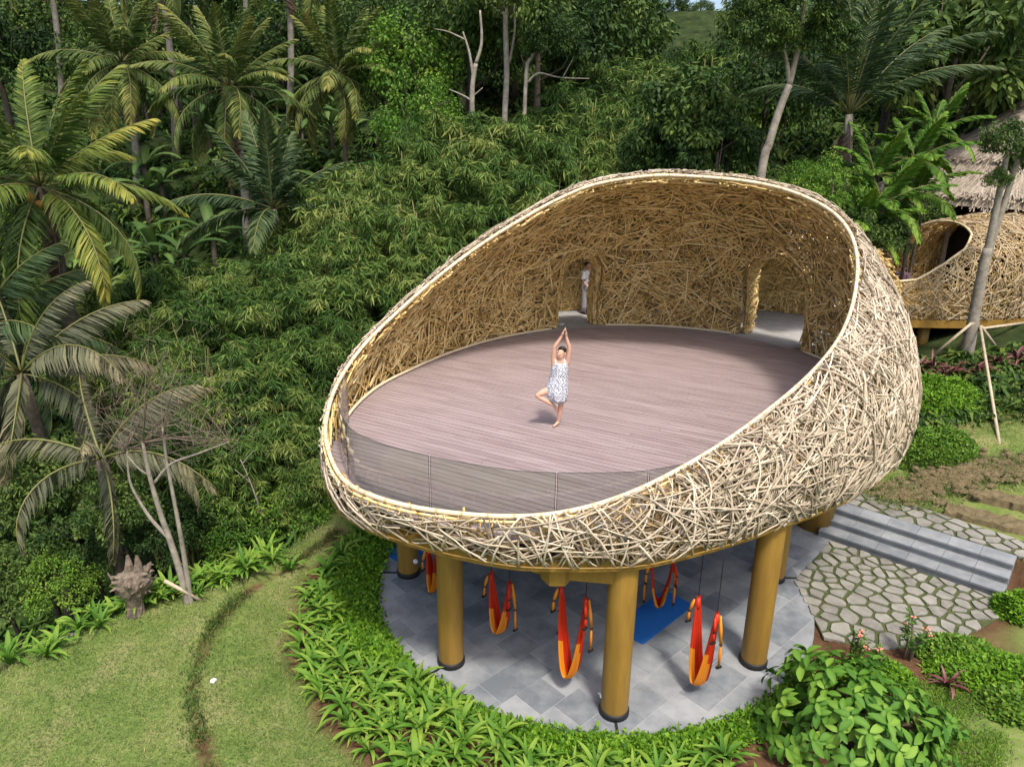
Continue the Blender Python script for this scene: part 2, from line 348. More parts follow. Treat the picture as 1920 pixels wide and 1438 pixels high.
gm = mesh('ground', np.stack([X, Y, Z], -1).reshape(-1, 3), np.stack([I[:-1, :-1], I[:-1, 1:], I[1:, 1:], I[1:, :-1]], -1).reshape(-1, 4), ground_mat(), None, True)
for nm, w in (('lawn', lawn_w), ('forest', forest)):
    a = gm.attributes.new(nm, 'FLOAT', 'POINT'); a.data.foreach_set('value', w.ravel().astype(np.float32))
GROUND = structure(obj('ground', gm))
def ground(x, y):                                                # fast lookup on the terrain grid
    x = np.asarray(x, float); y = np.asarray(y, float)
    i = np.clip(np.searchsorted(nx, x)-1, 0, len(nx)-2); j = np.clip(np.searchsorted(ny, y)-1, 0, len(ny)-2)
    a = np.clip((x-nx[i])/(nx[i+1]-nx[i]), 0, 1); b = np.clip((y-ny[j])/(ny[j+1]-ny[j]), 0, 1)
    return (ZRAW[j, i]*(1-a)+ZRAW[j, i+1]*a)*(1-b)+(ZRAW[j+1, i]*(1-a)+ZRAW[j+1, i+1]*a)*b
def gz(x, y): return float(ground(np.array([x]), np.array([y]))[0])
# ------------------------------------------------------------------ woven cane surfaces
def bil(A, u, v, per):
    nu, nv = A.shape[:2]
    if per: fu = (u % 1.0)*nu; i0 = np.floor(fu).astype(int) % nu; i1 = (i0+1) % nu
    else: fu = np.clip(u, 0, 1)*(nu-1); i0 = np.minimum(np.floor(fu).astype(int), nu-2); i1 = i0+1
    fv = np.clip(v, 0, 1)*(nv-1); j0 = np.minimum(np.floor(fv).astype(int), nv-2)
    a = (fu-np.floor(fu) if per else fu-i0)[..., None]; b = (fv-j0)[..., None]
    return (A[i0, j0]*(1-a)+A[i1, j0]*a)*(1-b)+(A[i0, j0+1]*(1-a)+A[i1, j0+1]*a)*b
def canes(S, n, off, Lr=(.6, 1.5), rr=(.009, .018), per=False, dens=None, cut=None, K=6, bias=None):
    nu, nv = S.shape[:2]
    if per: Su = (np.roll(S, -1, 0)-np.roll(S, 1, 0))*nu/2
    else: Su = np.gradient(S, axis=0)*(nu-1)
    Sv = np.gradient(S, axis=1)*(nv-1); Nn = np.cross(Su, Sv); A = np.linalg.norm(Nn, axis=2); Nn = Nn/(A[..., None]+1e-9)
    W = A.copy()
    if dens is not None: W = W*dens
    pr = W.ravel()/W.sum(); c = rng.choice(nu*nv, n, p=pr); iu, iv = np.divmod(c, nv)
    u0 = (iu+rng.random(n))/nu; v0 = np.clip((iv+rng.random(n)-.5)/(nv-1), 0.001, .999)
    al = rng.random(n)*math.pi
    if bias is not None:
        m = rng.random(n) < .55; al = np.where(m, bias+rng.normal(0, .45, n)+np.where(rng.random(n) < .5, 0, math.pi-2*bias), al)
    su = bil(Su, u0, v0, per); sv = bil(Sv, u0, v0, per); lu = np.linalg.norm(su, axis=1)+1e-6; e1 = su/lu[:, None]
    k = (sv*e1).sum(1); e2 = sv-k[:, None]*e1; l2 = np.linalg.norm(e2, axis=1)+1e-6
    dv = np.sin(al)/l2; du = (np.cos(al)-dv*k)/lu
    L = rng.uniform(*Lr, n)*rng.uniform(.75, 1.1, n); t0 = -L*rng.random(n); t1 = t0+L
    ta = (0-v0)/np.where(np.abs(dv) < 1e-6, 1e-6, dv); tb = (1-v0)/np.where(np.abs(dv) < 1e-6, 1e-6, dv)
    ov = rng.uniform(0, .05, n)
    t0 = np.maximum(t0, np.minimum(ta, tb)-ov*.5); t1 = np.minimum(t1, np.maximum(ta, tb)+ov*.5)
    if not per:
        ta = (0-u0)/np.where(np.abs(du) < 1e-6, 1e-6, du); tb = (1-u0)/np.where(np.abs(du) < 1e-6, 1e-6, du)
        t0 = np.maximum(t0, np.minimum(ta, tb)); t1 = np.minimum(t1, np.maximum(ta, tb))
    if cut is not None:
        ts = np.linspace(0, 1, 17); tt = t0[:, None]+(t1-t0)[:, None]*ts
        uu = u0[:, None]+du[:, None]*tt; vv = v0[:, None]+dv[:, None]*tt
        P = bil(S, uu, vv, per); ins = cut(P, uu, vv)
        first = np.where(ins.any(1), ins.argmax(1), 99); fl = np.where(ins.any(1), ins[:, ::-1].argmax(1), 99)
        keepa = first >= fl
        na = np.where(first < 99, np.where(keepa, t0, t1-(t1-t0)*np.maximum(fl-1, 0)/16), t0)
        nb = np.where(first < 99, np.where(keepa, t0+(t1-t0)*np.maximum(first-1, 0)/16, t1), t1); t0, t1 = na, nb
    ok = (t1-t0) > .28
    u0, v0, du, dv, t0, t1 = [a[ok] for a in (u0, v0, du, dv, t0, t1)]; n = len(u0)
    tt = t0[:, None]+(t1-t0)[:, None]*np.linspace(0, 1, K)
    uu = u0[:, None]+du[:, None]*tt; vv = v0[:, None]+dv[:, None]*tt
    C = bil(S, uu, vv, per); Nr = bil(Nn, uu, vv, per); Nr /= np.linalg.norm(Nr, axis=2)[..., None]+1e-9
    over = (np.clip(vv, 0, 1)-vv)                                  # small straight overrun past the edges
    o1 = off+rng.normal(0, .028, n); o2 = off+rng.normal(0, .028, n)
    C = C+Nr*(o1[:, None]+(o2-o1)[:, None]*np.linspace(0, 1, K))[..., None]
    C = C+rng.normal(0, .006, C.shape)
    return C, Nr, rng.uniform(*rr, n), np.clip(rng.normal(.5, .24, n), 0, 1)
def cane_mesh(name, C, Nr, r, tint, m, ns=5):
    n, K = C.shape[:2]; T = np.gradient(C, axis=1); T /= np.linalg.norm(T, axis=2)[..., None]+1e-9
    Nq = Nr-T*(Nr*T).sum(2)[..., None]; Nq /= np.linalg.norm(Nq, axis=2)[..., None]+1e-9; B = np.cross(T, Nq)
    a = np.arange(ns)*2*math.pi/ns+.3; rad = r[:, None]*np.linspace(1.08, .9, K)
    V = C[:, :, None]+rad[:, :, None, None]*(np.cos(a)[None, None, :, None]*Nq[:, :, None]+np.sin(a)[None, None, :, None]*B[:, :, None])
    base = (np.arange(n)*K*ns)[:, None, None]; i = np.arange(K-1)[None, :, None]; j = np.arange(ns)[None, None]; j2 = (j+1) % ns
    F = np.stack([base+i*ns+j, base+i*ns+j2, base+(i+1)*ns+j2, base+(i+1)*ns+j], -1).reshape(-1, 4)
    cp = np.vstack([base[:, 0]+np.arange(ns)[None, ::-1], base[:, 0]+(K-1)*ns+np.arange(ns)[None]])
    tt = np.repeat(tint, K*ns).reshape(n, K, ns)+rng.normal(0, .03, (n, K, 1))
    return mesh(name, V.reshape(-1, 3), [F, cp], m, tt, True)
def merge(*L): return [np.concatenate(x) for x in zip(*L)]

# ------------------------------------------------------------------ pavilion: outline, rim, shell surface
BASE = [(.09, 9.41), (.95, 9.38), (1.8, 9.44), (2.44, 9.66), (3.31, 10.06), (4.21, 10.56), (5.08, 11.08), (5.9, 11.64), (6.69, 12.34), (7.61, 13.38), (8.25, 14.8), (8.6, 16.6), (8.5, 18.2), (8.0, 19.8), (7.2, 21.0), (5.87, 21.8), (4.3, 22.25), (2.57, 22.2), (1.26, 21.74), (-.39, 20.61), (-1.71, 19.08), (-2.72, 17.31), (-3.3, 15.9), (-3.55, 14.2), (-3.4, 12.5), (-2.87, 11.08), (-2.24, 10.42), (-1.57, 10.03), (-1.1, 9.8), (-.66, 9.63)]
RIMPX = [(612, 830, 12.0), (640, 895, 10.9), (700, 930, 10.15), (800, 955, 9.75), (940, 968, 9.4), (1060, 960, 9.35), (1180, 925, 9.5), (1300, 865, 9.9), (1400, 800, 10.4), (1500, 720, 11.2), (1560, 655, 12.0), (1590, 600, 12.7), (1605, 540, 13.6), (1607, 480, 14.7), (1590, 430, 15.7), (1550, 390, 16.6), (1480, 358, 17.3), (1400, 340, 17.7), (1300, 331, 17.9), (1220, 330, 18.0), (1120, 345, 18.0), (1050, 372, 17.9), (980, 410, 17.7), (900, 460, 17.3), (820, 520, 16.7), (740, 590, 16.0), (680, 650, 15.1), (635, 715, 13.9), (614, 775, 12.9)]
CB = np.array([2.5, 15.8]); CR = np.array([1.9, 13.8])
def polar(P, c, extra=None):
    P = catmull(P, 10); d = P[:, :2]-c; th = np.arctan2(d[:, 1], d[:, 0]); r = np.hypot(*d.T); o = np.argsort(th); th = th[o]; r = r[o]
    ex = P[o, 2] if P.shape[1] > 2 else None
    def f(q):
        q = (np.asarray(q)+math.pi) % (2*math.pi)-math.pi
        rr = np.interp(q, th, r, period=2*math.pi); p = c+np.stack([rr*np.cos(q), rr*np.sin(q)], -1)
        return p if ex is None else np.concatenate([p, np.interp(q, th, ex, period=2*math.pi)[..., None]], -1)
    return f
outl = polar(BASE, CB); rimf = polar([at_y(*r) for r in RIMPX], CR)
NU, NV = 360, 40
TH = np.arange(NU)*2*math.pi/NU
B3 = np.c_[outl(TH), np.full(NU, 2.99)]; R3 = rimf(TH)
for _ in range(3): R3 = (np.roll(R3, 1, 0)+2*R3+np.roll(R3, -1, 0))/4
Hh = (R3[:, 2]-B3[:, 2])[:, None]; inw = B3[:, :2]-R3[:, :2]
out = np.roll(B3[:, :2], -1, 0)-np.roll(B3[:, :2], 1, 0); out = np.c_[out[:, 1], -out[:, 0]]; out /= np.linalg.norm(out, axis=1)[:, None]
bul = (.16*np.clip(Hh, 0, 3.5))
P1 = np.c_[B3[:, :2]+out*bul, B3[:, 2:]+.45*Hh]
P2 = np.c_[R3[:, :2]+inw*.62+out*bul*.55, R3[:, 2:]-.10*Hh+.10*np.clip(np.linalg.norm(inw, axis=1)[:, None]-1, 0, 4)]
v = np.linspace(0, 1, NV)[None, :, None]
SH = (1-v)**3*B3[:, None]+3*v*(1-v)**2*P1[:, None]+3*v*v*(1-v)*P2[:, None]+v**3*R3[:, None]

# door openings in the back wall
def doorframe(c, w, hgt):
    c = np.array(c, float); i = np.argmin(np.hypot(*(B3[:, :2]-c).T)); n = out[i]; t = np.array([-n[1], n[0]])
    return dict(c=B3[i, :2].copy(), n=n, t=t, w=w, h=hgt, zz=SH[i, :20, 2]-DZ, qq=(SH[i, :20, :2]-B3[i, :2])@n)
D1 = doorframe((1.93, 22.1), 1.38, 2.30); D2 = doorframe((7.4, 20.6), 2.05, 2.55)
def in_door(P, D, grow=0.0):
    d = P[..., :2]-D['c']; s = d@D['t']; q = d@D['n']; z = P[..., 2]-DZ; w = D['w']/2+grow; hs = D['h']-w+grow
    return (np.abs(q) < 1.8) & (np.abs(s) < w) & (z < np.where(z > hs, hs+np.sqrt(np.clip(w*w-s*s, 0, None)), 99)) & (z < hs+w)
def cutdoors(P, u, v): return in_door(P, D1) | in_door(P, D2)

PAV = thing('bamboo_pavilion', 'egg shaped woven bamboo yoga pavilion raised on ochre columns', 'pavilion', (DC[0], DC[1], 0))
def pp(name, me, parent=None):
    """part of the pavilion built in world coordinates"""
    o = obj(name, me, parent or PAV)
    if parent is None: o.location = (-DC[0], -DC[1], 0)
    return o
dens = (.45+.75*np.clip((Hh-.6)/1.4, 0, 1))*np.ones((1, NV))
dens = dens*(1-.5*sstep(6.8, 8.0, B3[:, 0])*sstep(14.5, 16.5, B3[:, 1]))[:, None]
outer = list(canes(SH, 9400, .085, (.7, 1.7), per=True, dens=dens, cut=cutdoors)); under = canes(SH, 6000, .02, (.7, 1.6), per=True, dens=dens, cut=cutdoors)

backw = sstep(13.5, 16.5, B3[:, 1])[:, None]
inner = merge(canes(SH, 3600, -.04, (.6, 1.5), (.011, .019), per=True, dens=dens, cut=cutdoors), canes(SH, 3000, -.11, (.6, 1.5), (.014, .023), per=True, dens=dens*(.2+.8*backw), cut=cutdoors))
camp = np.array([0, 0, CZ])
mid = outer[0][:, 3]; nrm = outer[1][:, 3]; face = ((camp-mid)*nrm).sum(1) > 0
size = np.where(face, np.linalg.norm(outer[0][:, -1]-outer[0][:, 0], axis=1)/np.linalg.norm(mid-camp, axis=1), 0)
top = np.zeros(len(size), bool); top[np.argsort(-size)[:300]] = True
WALL = stuff(pp('woven_wall', cane_mesh('woven_wall', *[a[~top] for a in outer], MT['cane_out'])))
for k in np.nonzero(top)[0]:
    obj('bamboo_cane', cane_mesh('bamboo_cane', *[a[k:k+1] for a in outer], MT['cane_out']), WALL)
MT['cane_under'] = mat('ochre_cane_gap_shade', (.10, .062, .026), (.30, .205, .095), .7, tint=True, c3=(.48, .36, .19), nscale=6)  # golden undercanes, colour darkened to paint shade into the gaps of the weave
stuff(pp('woven_underlayer', cane_mesh('woven_underlayer', *under, MT['cane_under'])))
stuff(pp('woven_lining', cane_mesh('woven_lining', *inner, MT['cane_in'])))
# rim bundle: pale bamboo lengths with brown lashings
def rim_tube(P, r, m, n=8, seg=9, seed=1):
    q = np.random.default_rng(seed); V, F = tube(P, r, n, closed=True); K = len(P)
    t = np.repeat(.62+.2*q.random(K//seg+1), seg)[:K]; node = (np.arange(K) % seg == 0); t = np.where(node, .12, t); return V, F, np.repeat(t, n)
fine = catmull(R3, 2)
mb = MB(); mb.add(*rim_tube(fine, .038*(1+.12*(np.arange(len(fine)) % 9 == 0)), None)); 
pp('bamboo_rim', mb.mesh('bamboo_rim', MT['cane_rim'], True))
low = catmull(SH[:, int(.93*NV)]+np.r_[0, 0, 0], 2)
mb = MB(); mb.add(*rim_tube(np.where(True, fine+(np.c_[np.repeat(out, 2, 0)*.055, np.full(len(fine), -.062)]), fine), .02, None, 6, 7, 4))
pp('bamboo_edge_rail', mb.mesh('bamboo_edge_rail', MT['cane_in'], True))
mb = MB()
for k in range(0, len(fine), 4):
    o2 = np.repeat(out, 2, 0)[k]; a = fine[k]+np.r_[o2*.02, -.02]; b = fine[k]+np.r_[o2*.09, -.12-.04*rng.random()]
    mb.add(*tube([a, b], .012, 5), tint=.1+.3*rng.random())
stuff(pp('lashing', mb.mesh('lashing', MT['cane_in'])))
# base rail inside the wall and thin steel hoop outside
inn = outl(np.arange(240)*2*math.pi/240); no = np.roll(inn, -1, 0)-np.roll(inn, 1, 0); no = np.c_[no[:, 1], -no[:, 0]]; no /= np.linalg.norm(no, axis=1)[:, None]
th240 = np.arange(240); ptr = np.c_[inn-no*.16, np.full(240, DZ+.05)]
keep = ~(in_door(ptr, D1, .1) | in_door(ptr, D2, .1)) & (inn[:, 1] > 13.2)
runs = []; cur = []
for k in list(range(60, 240))+list(range(60)):
    if keep[k]: cur.append(ptr[k])
    elif cur: runs.append(cur); cur = []
if cur: runs.append(cur)
for rn in runs:
    if len(rn) > 3: V, F = tube(rn, .035, 6); mb = MB(); mb.add(V, F, .7); pp('base_rail', mb.mesh('base_rail', MT['cane_rim'], True))
V, F = tube(np.c_[inn+no*.10, np.full(240, 2.95)], .013, 5, closed=True); pp('steel_hoop', mesh('steel_hoop', V, F, MT['yellow']))
# ring beam: extruded rectangle round the outline
def ring_box(offo, offi, z0, z1):
    A = inn+no*offo; Bq = inn+no*offi; n = 240
    V = np.vstack([np.c_[A, np.full(n, z0)], np.c_[A, np.full(n, z1)], np.c_[Bq, np.full(n, z1)], np.c_[Bq, np.full(n, z0)]])
    i = np.arange(n); j = (i+1) % n; F = np.vstack([np.stack([i+a*n, j+a*n, j+b*n, i+b*n], 1) for a, b in ((0, 1), (1, 2), (2, 3), (3, 0))]); return V, F
pp('ring_beam', mesh('ring_beam', *ring_box(.02, -.16, 2.83, 3.045), MT['yellow']))
dk = inn-no*.06
pp('deck_frame', mesh('deck_frame', *prism(dk, 3.05, 3.24), MT['deckbase']))
DECK = pp('deck', mesh('deck', *prism(inn-no*.10, 3.24, 3.262), MT['deckbase']))
pd = np.array([math.cos(math.radians(-29)), math.sin(math.radians(-29))]); pn = np.array([-pd[1], pd[0]])
edge = [p for p in (inn-no*.05)]
lo, hi = min(p@pn for p in edge), max(p@pn for p in edge); w = .142; row = 0; q = lo
brd = 0
while q < hi:
    strip = clip(clip(edge, pn, q+w-.015), -pn, -q)
    if len(strip) > 2:
        a, b = min(p@pd for p in strip), max(p@pd for p in strip); cuts = [a]; x = a+rng.uniform(1.6, 4.4)
        while x < b-1.2: cuts.append(x); x += 4.2
        cuts.append(b)
        for c0, c1 in zip(cuts[:-1], cuts[1:]):
            pc = clip(clip(strip, pd, c1-.003), -pd, -c0-.003)
            if len(pc) > 2:
                # local frame along the board so that the grain runs with it
                P = np.array([[p@pd, p@pn] for p in pc]); V, F = prism(P, 3.262, DZ+rng.normal(0, .0012))
                o = obj('plank', mesh('plank', V, F, MT['plank']), DECK); o.rotation_euler = (0, 0, math.radians(-29)); brd += 1
    q += w; row += 1
print('planks', brd)
# concrete passage floor behind the doors, its outer wall of canes and tunnels
t1 = math.atan2(*(D1['c']-CB)[::-1]); t2 = math.atan2(*(D2['c']-CB)[::-1])
ths = np.linspace(t1+.30, t2-.12, 60); po = outl(ths); nn = np.gradient(po, axis=0); nn = np.c_[-nn[:, 1], nn[:, 0]]; nn /= np.linalg.norm(nn, axis=1)[:, None]
offs = np.interp(np.linspace(0, 1, 60), [0, .3, .62, 1], [1.9, 2.1, 3.4, 4.2])[:, None]
pa, pb = po-nn*.28, po+nn*offs
if ((po+nn-CB)**2).sum() < ((po-CB)**2).sum(): nn = -nn; pa, pb = po-nn*.28, po+nn*offs
i = np.arange(59); V = np.vstack([np.c_[pa, np.full(60, DZ-.002)], np.c_[pb, np.full(60, DZ-.002)], np.c_[pa, np.full(60, DZ-.2)], np.c_[pb, np.full(60, DZ-.2)]])
F = np.vstack([np.stack([i+1, i, i+60, i+61], 1), np.stack([i+120, i+121, i+181, i+180], 1), np.stack([i+60, i+61, i+181, i+180][::-1], 1)])
V[:60, 2] += .006; V[60:120, 2] += .006
pp('passage_floor', mesh('passage_floor', V, F, MT['concrete']))
w0 = np.c_[pb, np.full(60, DZ)]; w3 = np.c_[po+nn*.5, np.full(60, 6.05)]
w1 = w0+np.c_[nn*.2, np.full(60, 1.9)]; w2 = w3+np.c_[nn*(offs*.5), np.full(60, .35)]
vv = np.linspace(0, 1, 24)[None, :, None]; SP = (1-vv)**3*w0[:, None]+3*vv*(1-vv)**2*w1[:, None]+3*vv*vv*(1-vv)*w2[:, None]+vv**3*w3[:, None]
SP = SP[::-1]
ps = merge(canes(SP, 2600, .05, (.5, 1.4)), canes(SP, 2600, -.05, (.5, 1.4)), canes(SP, 2600, -.1, (.5, 1.4)), canes(SP, 3400, .1, (.5, 1.4)))
stuff(pp('passage_wall', cane_mesh('passage_wall', *ps, MT['cane_in'])))
RF = SP[13:, ::2].copy(); nr_ = np.cross(np.gradient(RF, axis=0), np.gradient(RF, axis=1)); nr_ /= np.linalg.norm(nr_, axis=2)[..., None]+1e-9  # unseen sheet added over the passage to block light behind the first door
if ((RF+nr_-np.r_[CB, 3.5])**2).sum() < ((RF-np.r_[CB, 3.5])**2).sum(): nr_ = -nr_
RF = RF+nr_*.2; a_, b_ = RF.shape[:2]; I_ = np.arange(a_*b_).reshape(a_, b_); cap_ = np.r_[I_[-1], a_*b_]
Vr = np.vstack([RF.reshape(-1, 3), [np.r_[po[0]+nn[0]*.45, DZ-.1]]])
pp('passage_light_block', mesh('passage_light_block', Vr, [np.stack([I_[:-1, :-1], I_[:-1, 1:], I_[1:, 1:], I_[1:, :-1]], -1).reshape(-1, 4), cap_[None]], MT['dark']))
def tunnel(D, depth, name, n):
    w = D['w']/2; hs = D['h']-w; prof = [(-w, 0)]+[(-w, z) for z in np.linspace(.1, hs, 8)]+[(w*math.cos(a), hs+w*math.sin(a)) for a in np.linspace(math.pi, 0, 14)[1:]]+[(w, z) for z in np.linspace(hs, 0, 8)[1:]]
    prof = np.array(prof); dd = np.linspace(-.02, depth, 10)
    q0 = np.interp(prof[:, 1], D['zz'], D['qq'])-.06; T = D['c'][None, None]+prof[:, None, :1]*D['t']+(q0[:, None]+dd[None])[..., None]*D['n']
    S = np.concatenate([T, np.repeat(prof[:, 1][:, None, None]+DZ, 10, 1)], 2)
    s = merge(canes(S, n, .03, (.4, 1.0), (.012, .021), K=8), canes(S, n, .08, (.4, 1.0), (.012, .021), K=8))
    stuff(pp(name, cane_mesh(name, *s, MT['cane_in'])))
    fr = np.array([np.r_[D['c']+p[0]*D['t']+(qk-.02)*D['n'], p[1]+DZ] for p, qk in zip(prof, q0)])
    mb = MB(); mb.add(*tube(fr, .02, 6), tint=.05); pp('door_arch', mb.mesh('door_arch', MT['cane_in'], True))
tunnel(D1, .55, 'door_tunnel', 700); tunnel(D2, .4, 'door_tunnel', 600)

# columns with black feet, drains and lamps
cm = mesh('column', *lathe([(.223, .10), (.225, .12), (.225, 2.85), (.223, 2.86)], 40), MT['yellow'], smooth=True)
km = mesh('foot_band', *lathe([(.245, .0), (.245, .085), (.227, .11)], 40), MT['black'], smooth=True)
for q in range(9):
    a = math.radians(180+45*q); c = DC+(3.76 if q == 3 else 3.9)*np.array([math.cos(a), math.sin(a)]) if q < 8 else DC
    o = obj('column', cm, PAV, (c[0]-DC[0], c[1]-DC[1], 0)); o.data = cm
    obj('foot_band', km, o)
    if q < 8:
        dr = np.array([math.cos(a), math.sin(a)]); obj('drain_strip', mesh('drain_strip', *box((0, 0, .006), (.48, .045, .012)), MT['black']), o, (dr[0]*.40, dr[1]*.40, 0), (0, 0, a))
    if q in (0, 2):
        sx = .24 if q == 0 else -.27
        mb = MB(); mb.add(*lathe([(.001, 0), (.05, .01), (.055, .05), (.03, .09)], 12)); mb.add(*box((0, 0, -.05), (.03, .03, .12)))
        obj('spot_lamp', mb.mesh('spot_lamp', MT['lightplastic']), o, (sx*.75, -.19 if q == 0 else .05, .42 if q == 0 else .28), (1.2, 0, .4))
cF = at_z(1537, 998, 0); pp('rear_column', mesh('rear_column', *lathe([(.40, 0), (.40, 2.9)], 40, (cF[0], cF[1]+.35, 0)), MT['yellow'], smooth=True))
# radial beams and the bracket at the front
mb = MB()
for q in range(24):
    a = 2*math.pi*q/24; e = outl(np.array([math.atan2(*(DC+6*np.array([math.cos(a), math.sin(a)])-CB)[::-1])]))[0]
    mb.add(*beam(np.r_[DC, 2.94], np.r_[e-.12*(e-DC)/np.linalg.norm(e-DC), 2.94], .10, .20))
pp('underfloor_beam', mb.mesh('underfloor_beam', MT['yellow']))
Q = np.array([.72, 9.72]); ca = DC+3.98*np.array([math.cos(math.radians(225)), math.sin(math.radians(225))]); cb = DC+3.98*np.array([0, -1.])
mb = MB(); mb.add(*beam(np.r_[ca, 2.62], np.r_[Q, 2.62], .16, .22)); mb.add(*beam(np.r_[cb, 2.625], np.r_[Q, 2.625], .17, .21))
mb.add(*lathe([(.17, 2.45), (.24, 2.5), (.24, 2.84)], 6, (Q[0], Q[1]-.02, 0)))
pp('bracket', mb.mesh('bracket', MT['yellow']))
# glass balustrade
gth = np.linspace(math.atan2(13.6-CB[1], -3.5-CB[0]) % (2*math.pi), math.atan2(10.25-CB[1], 3.6-CB[0]) % (2*math.pi), 5)
pxs = [(-3.5, 13.9), (-2.95, 11.3), (-1.35, 9.95), (.6, 9.4), (2.0, 9.55), (3.6, 10.25)]
an = [math.atan2(b-CB[1], a-CB[0]) % (2*math.pi) for a, b in pxs]
for a0, a1 in zip(an[:-1], an[1:]):
    g = np.linspace(a0+.002, a1-.002, 12); p = outl(g); d = (CB-p); d /= np.linalg.norm(d, axis=1)[:, None]; A = p+d*.24; Bq = p+d*.252; n = 12
    V = np.vstack([np.c_[A, np.full(n, DZ+.01)], np.c_[A, np.full(n, DZ+1.02)], np.c_[Bq, np.full(n, DZ+1.02)], np.c_[Bq, np.full(n, DZ+.01)]]); i = np.arange(n-1)
    F = [np.vstack([np.stack([i+a*n, i+1+a*n, i+1+b*n, i+b*n], 1) for a, b in ((0, 1), (1, 2), (2, 3), (3, 0))]+[[[0, n, 2*n, 3*n], [n-1, 4*n-1, 3*n-1, 2*n-1]]])]
    gp = pp('glass_panel', mesh('glass_panel', V, F, MT['glass']))
    mb = MB()
    for k in (0, 11): mb.add(*tube([np.r_[(A[k]+Bq[k])/2, DZ+.01], np.r_[(A[k]+Bq[k])/2, DZ+1.02]], .004, 4))
    obj('panel_joint', mb.mesh('panel_joint', MT['black']), gp)
    mb = MB(); mb.add(*tube(np.c_[(A+Bq)/2, np.full(n, DZ+1.022)], .005, 4)); obj('top_edge', mb.mesh('top_edge', MT['black']), gp)

# ------------------------------------------------------------------ round paved terrace, flagstone patios, steps
circ = [DC+DR*np.array([math.cos(a), math.sin(a)]) for a in np.arange(96)*2*math.pi/96]
EXT = [np.array(p) for p in [(4.5, 12.0), (6.25, 13.72), (7.62, 15.25), (8.0, 15.8), (7.4, 18.4), (3.0, 18.6), (2, 14)]]
mb = MB(); mb.add(*prism(circ, -.4, -.006)); mb.add(*prism([np.array(p) for p in [(4.5, 12.0), (6.25, 13.72), (7.62, 15.25), (8.0, 15.8), (7.4, 18.4), (3.0, 18.6), (2, 14)]], -.4, -.010))
TERR = structure(obj('round_terrace', mb.mesh('round_terrace', MT['grout'])))
ta = math.radians(43); e1 = np.array([math.cos(ta), math.sin(ta)]); e2 = np.array([-e1[1], e1[0]]); ts = .60; ntile = 0
def cpoly(poly, C):
    for k in range(len(C)):
        a, b = C[k], C[(k+1) % len(C)]; d = b-a; n = np.array([d[1], -d[0]]); poly = clip(poly, n, n@a)
        if len(poly) < 3: return poly
    return poly
for iy in range(-13, 14):
    for ix in range(-13, 14):
        c = DC+e1*(ix+.5*(iy % 2))*ts+e2*iy*ts; hfs = ts/2-.006
        sq = [c+e1*a*hfs+e2*b*hfs for a, b in ((-1, -1), (1, -1), (1, 1), (-1, 1))]
        dC = np.linalg.norm(c-DC)
        if dC < DR+.4: pc = cpoly(sq, circ); zt = 0.0
        if dC >= DR-.05 or len(pc) < 3 : 
            if dC > DR+.25 and c[0] > 2.4: pc = cpoly(sq, EXT); zt = -.004
            elif dC > DR+.4: pc = []
        if len(pc) > 2:
            obj('tile', mesh('tile', *prism(pc, -.03, zt+rng.normal(0, .0015)), MT['slate']), TERR); ntile += 1
print('tiles', ntile)
def flagging(poly, n, seed, z, name):
    q = np.random.default_rng(seed); P = [np.array(p) for p in poly]; lo = np.min(P, 0); hi = np.max(P, 0)
    A = sum(P[k][0]*P[(k+1) % len(P)][1]-P[(k+1) % len(P)][0]*P[k][1] for k in range(len(P)))
    if A < 0: P = P[::-1]
    mb = MB(); mb.add(*prism(P, z-.3, z-.022)); S = structure(obj(name, mb.mesh(name, MT['moss'])))
    pts = lo+(hi-lo)*q.random((n, 2))
    for _ in range(4):                                            # relax a little
        g = lo+(hi-lo)*q.random((4000, 2)); w = ((g[:, None]-pts[None])**2).sum(2).argmin(1)
        pts = np.array([(g[w == k].mean(0)*.6+pts[k]*.4) if (w == k).any() else pts[k] for k in range(n)])
    for k in range(n):
        cell = [np.array(p) for p in ((lo[0], lo[1]), (hi[0], lo[1]), (hi[0], hi[1]), (lo[0], hi[1]))]
        for j in range(n):
            if j != k:
                d = pts[j]-pts[k]; L = np.linalg.norm(d)
                if L < 2.2: cell = clip(cell, d/L, (d/L)@((pts[j]+pts[k])/2)-.035)
                if len(cell) < 3: break
        cell = cpoly(cell, P) if len(cell) > 2 else cell
        if len(cell) > 2:
            c = np.array(cell); a = .5*abs(np.sum(c[:, 0]*np.roll(c[:, 1], -1)-np.roll(c[:, 0], -1)*c[:, 1]))
            if a > .02:
                ctr = c.mean(0); rd = []
                for m in range(len(c)):                           # round and roughen the corners
                    p, a_, b_ = c[m], c[m-1], c[(m+1) % len(c)]
                    rd += [p+(a_-p)*.13+q.normal(0, .008, 2), p+(b_-p)*.13+q.normal(0, .008, 2)]
                obj('flagstone', mesh('flagstone', *prism(rd, z-.05, z+q.normal(.004, .005)), MT['flag']), S)
flagging(PATIO_LO, 150, 3, 0.02, 'lower_patio'); flagging(PATIO_UP, 95, 5, .47, 'upper_patio')
STEPS = thing('stone_steps', 'three grey slate steps between the two flagstone patios', 'steps', (7.5, 15.1, 0))
sdir = np.array([.76, -.65]); snrm = np.array([.65, .76]); so = np.array([7.45, 15.15])
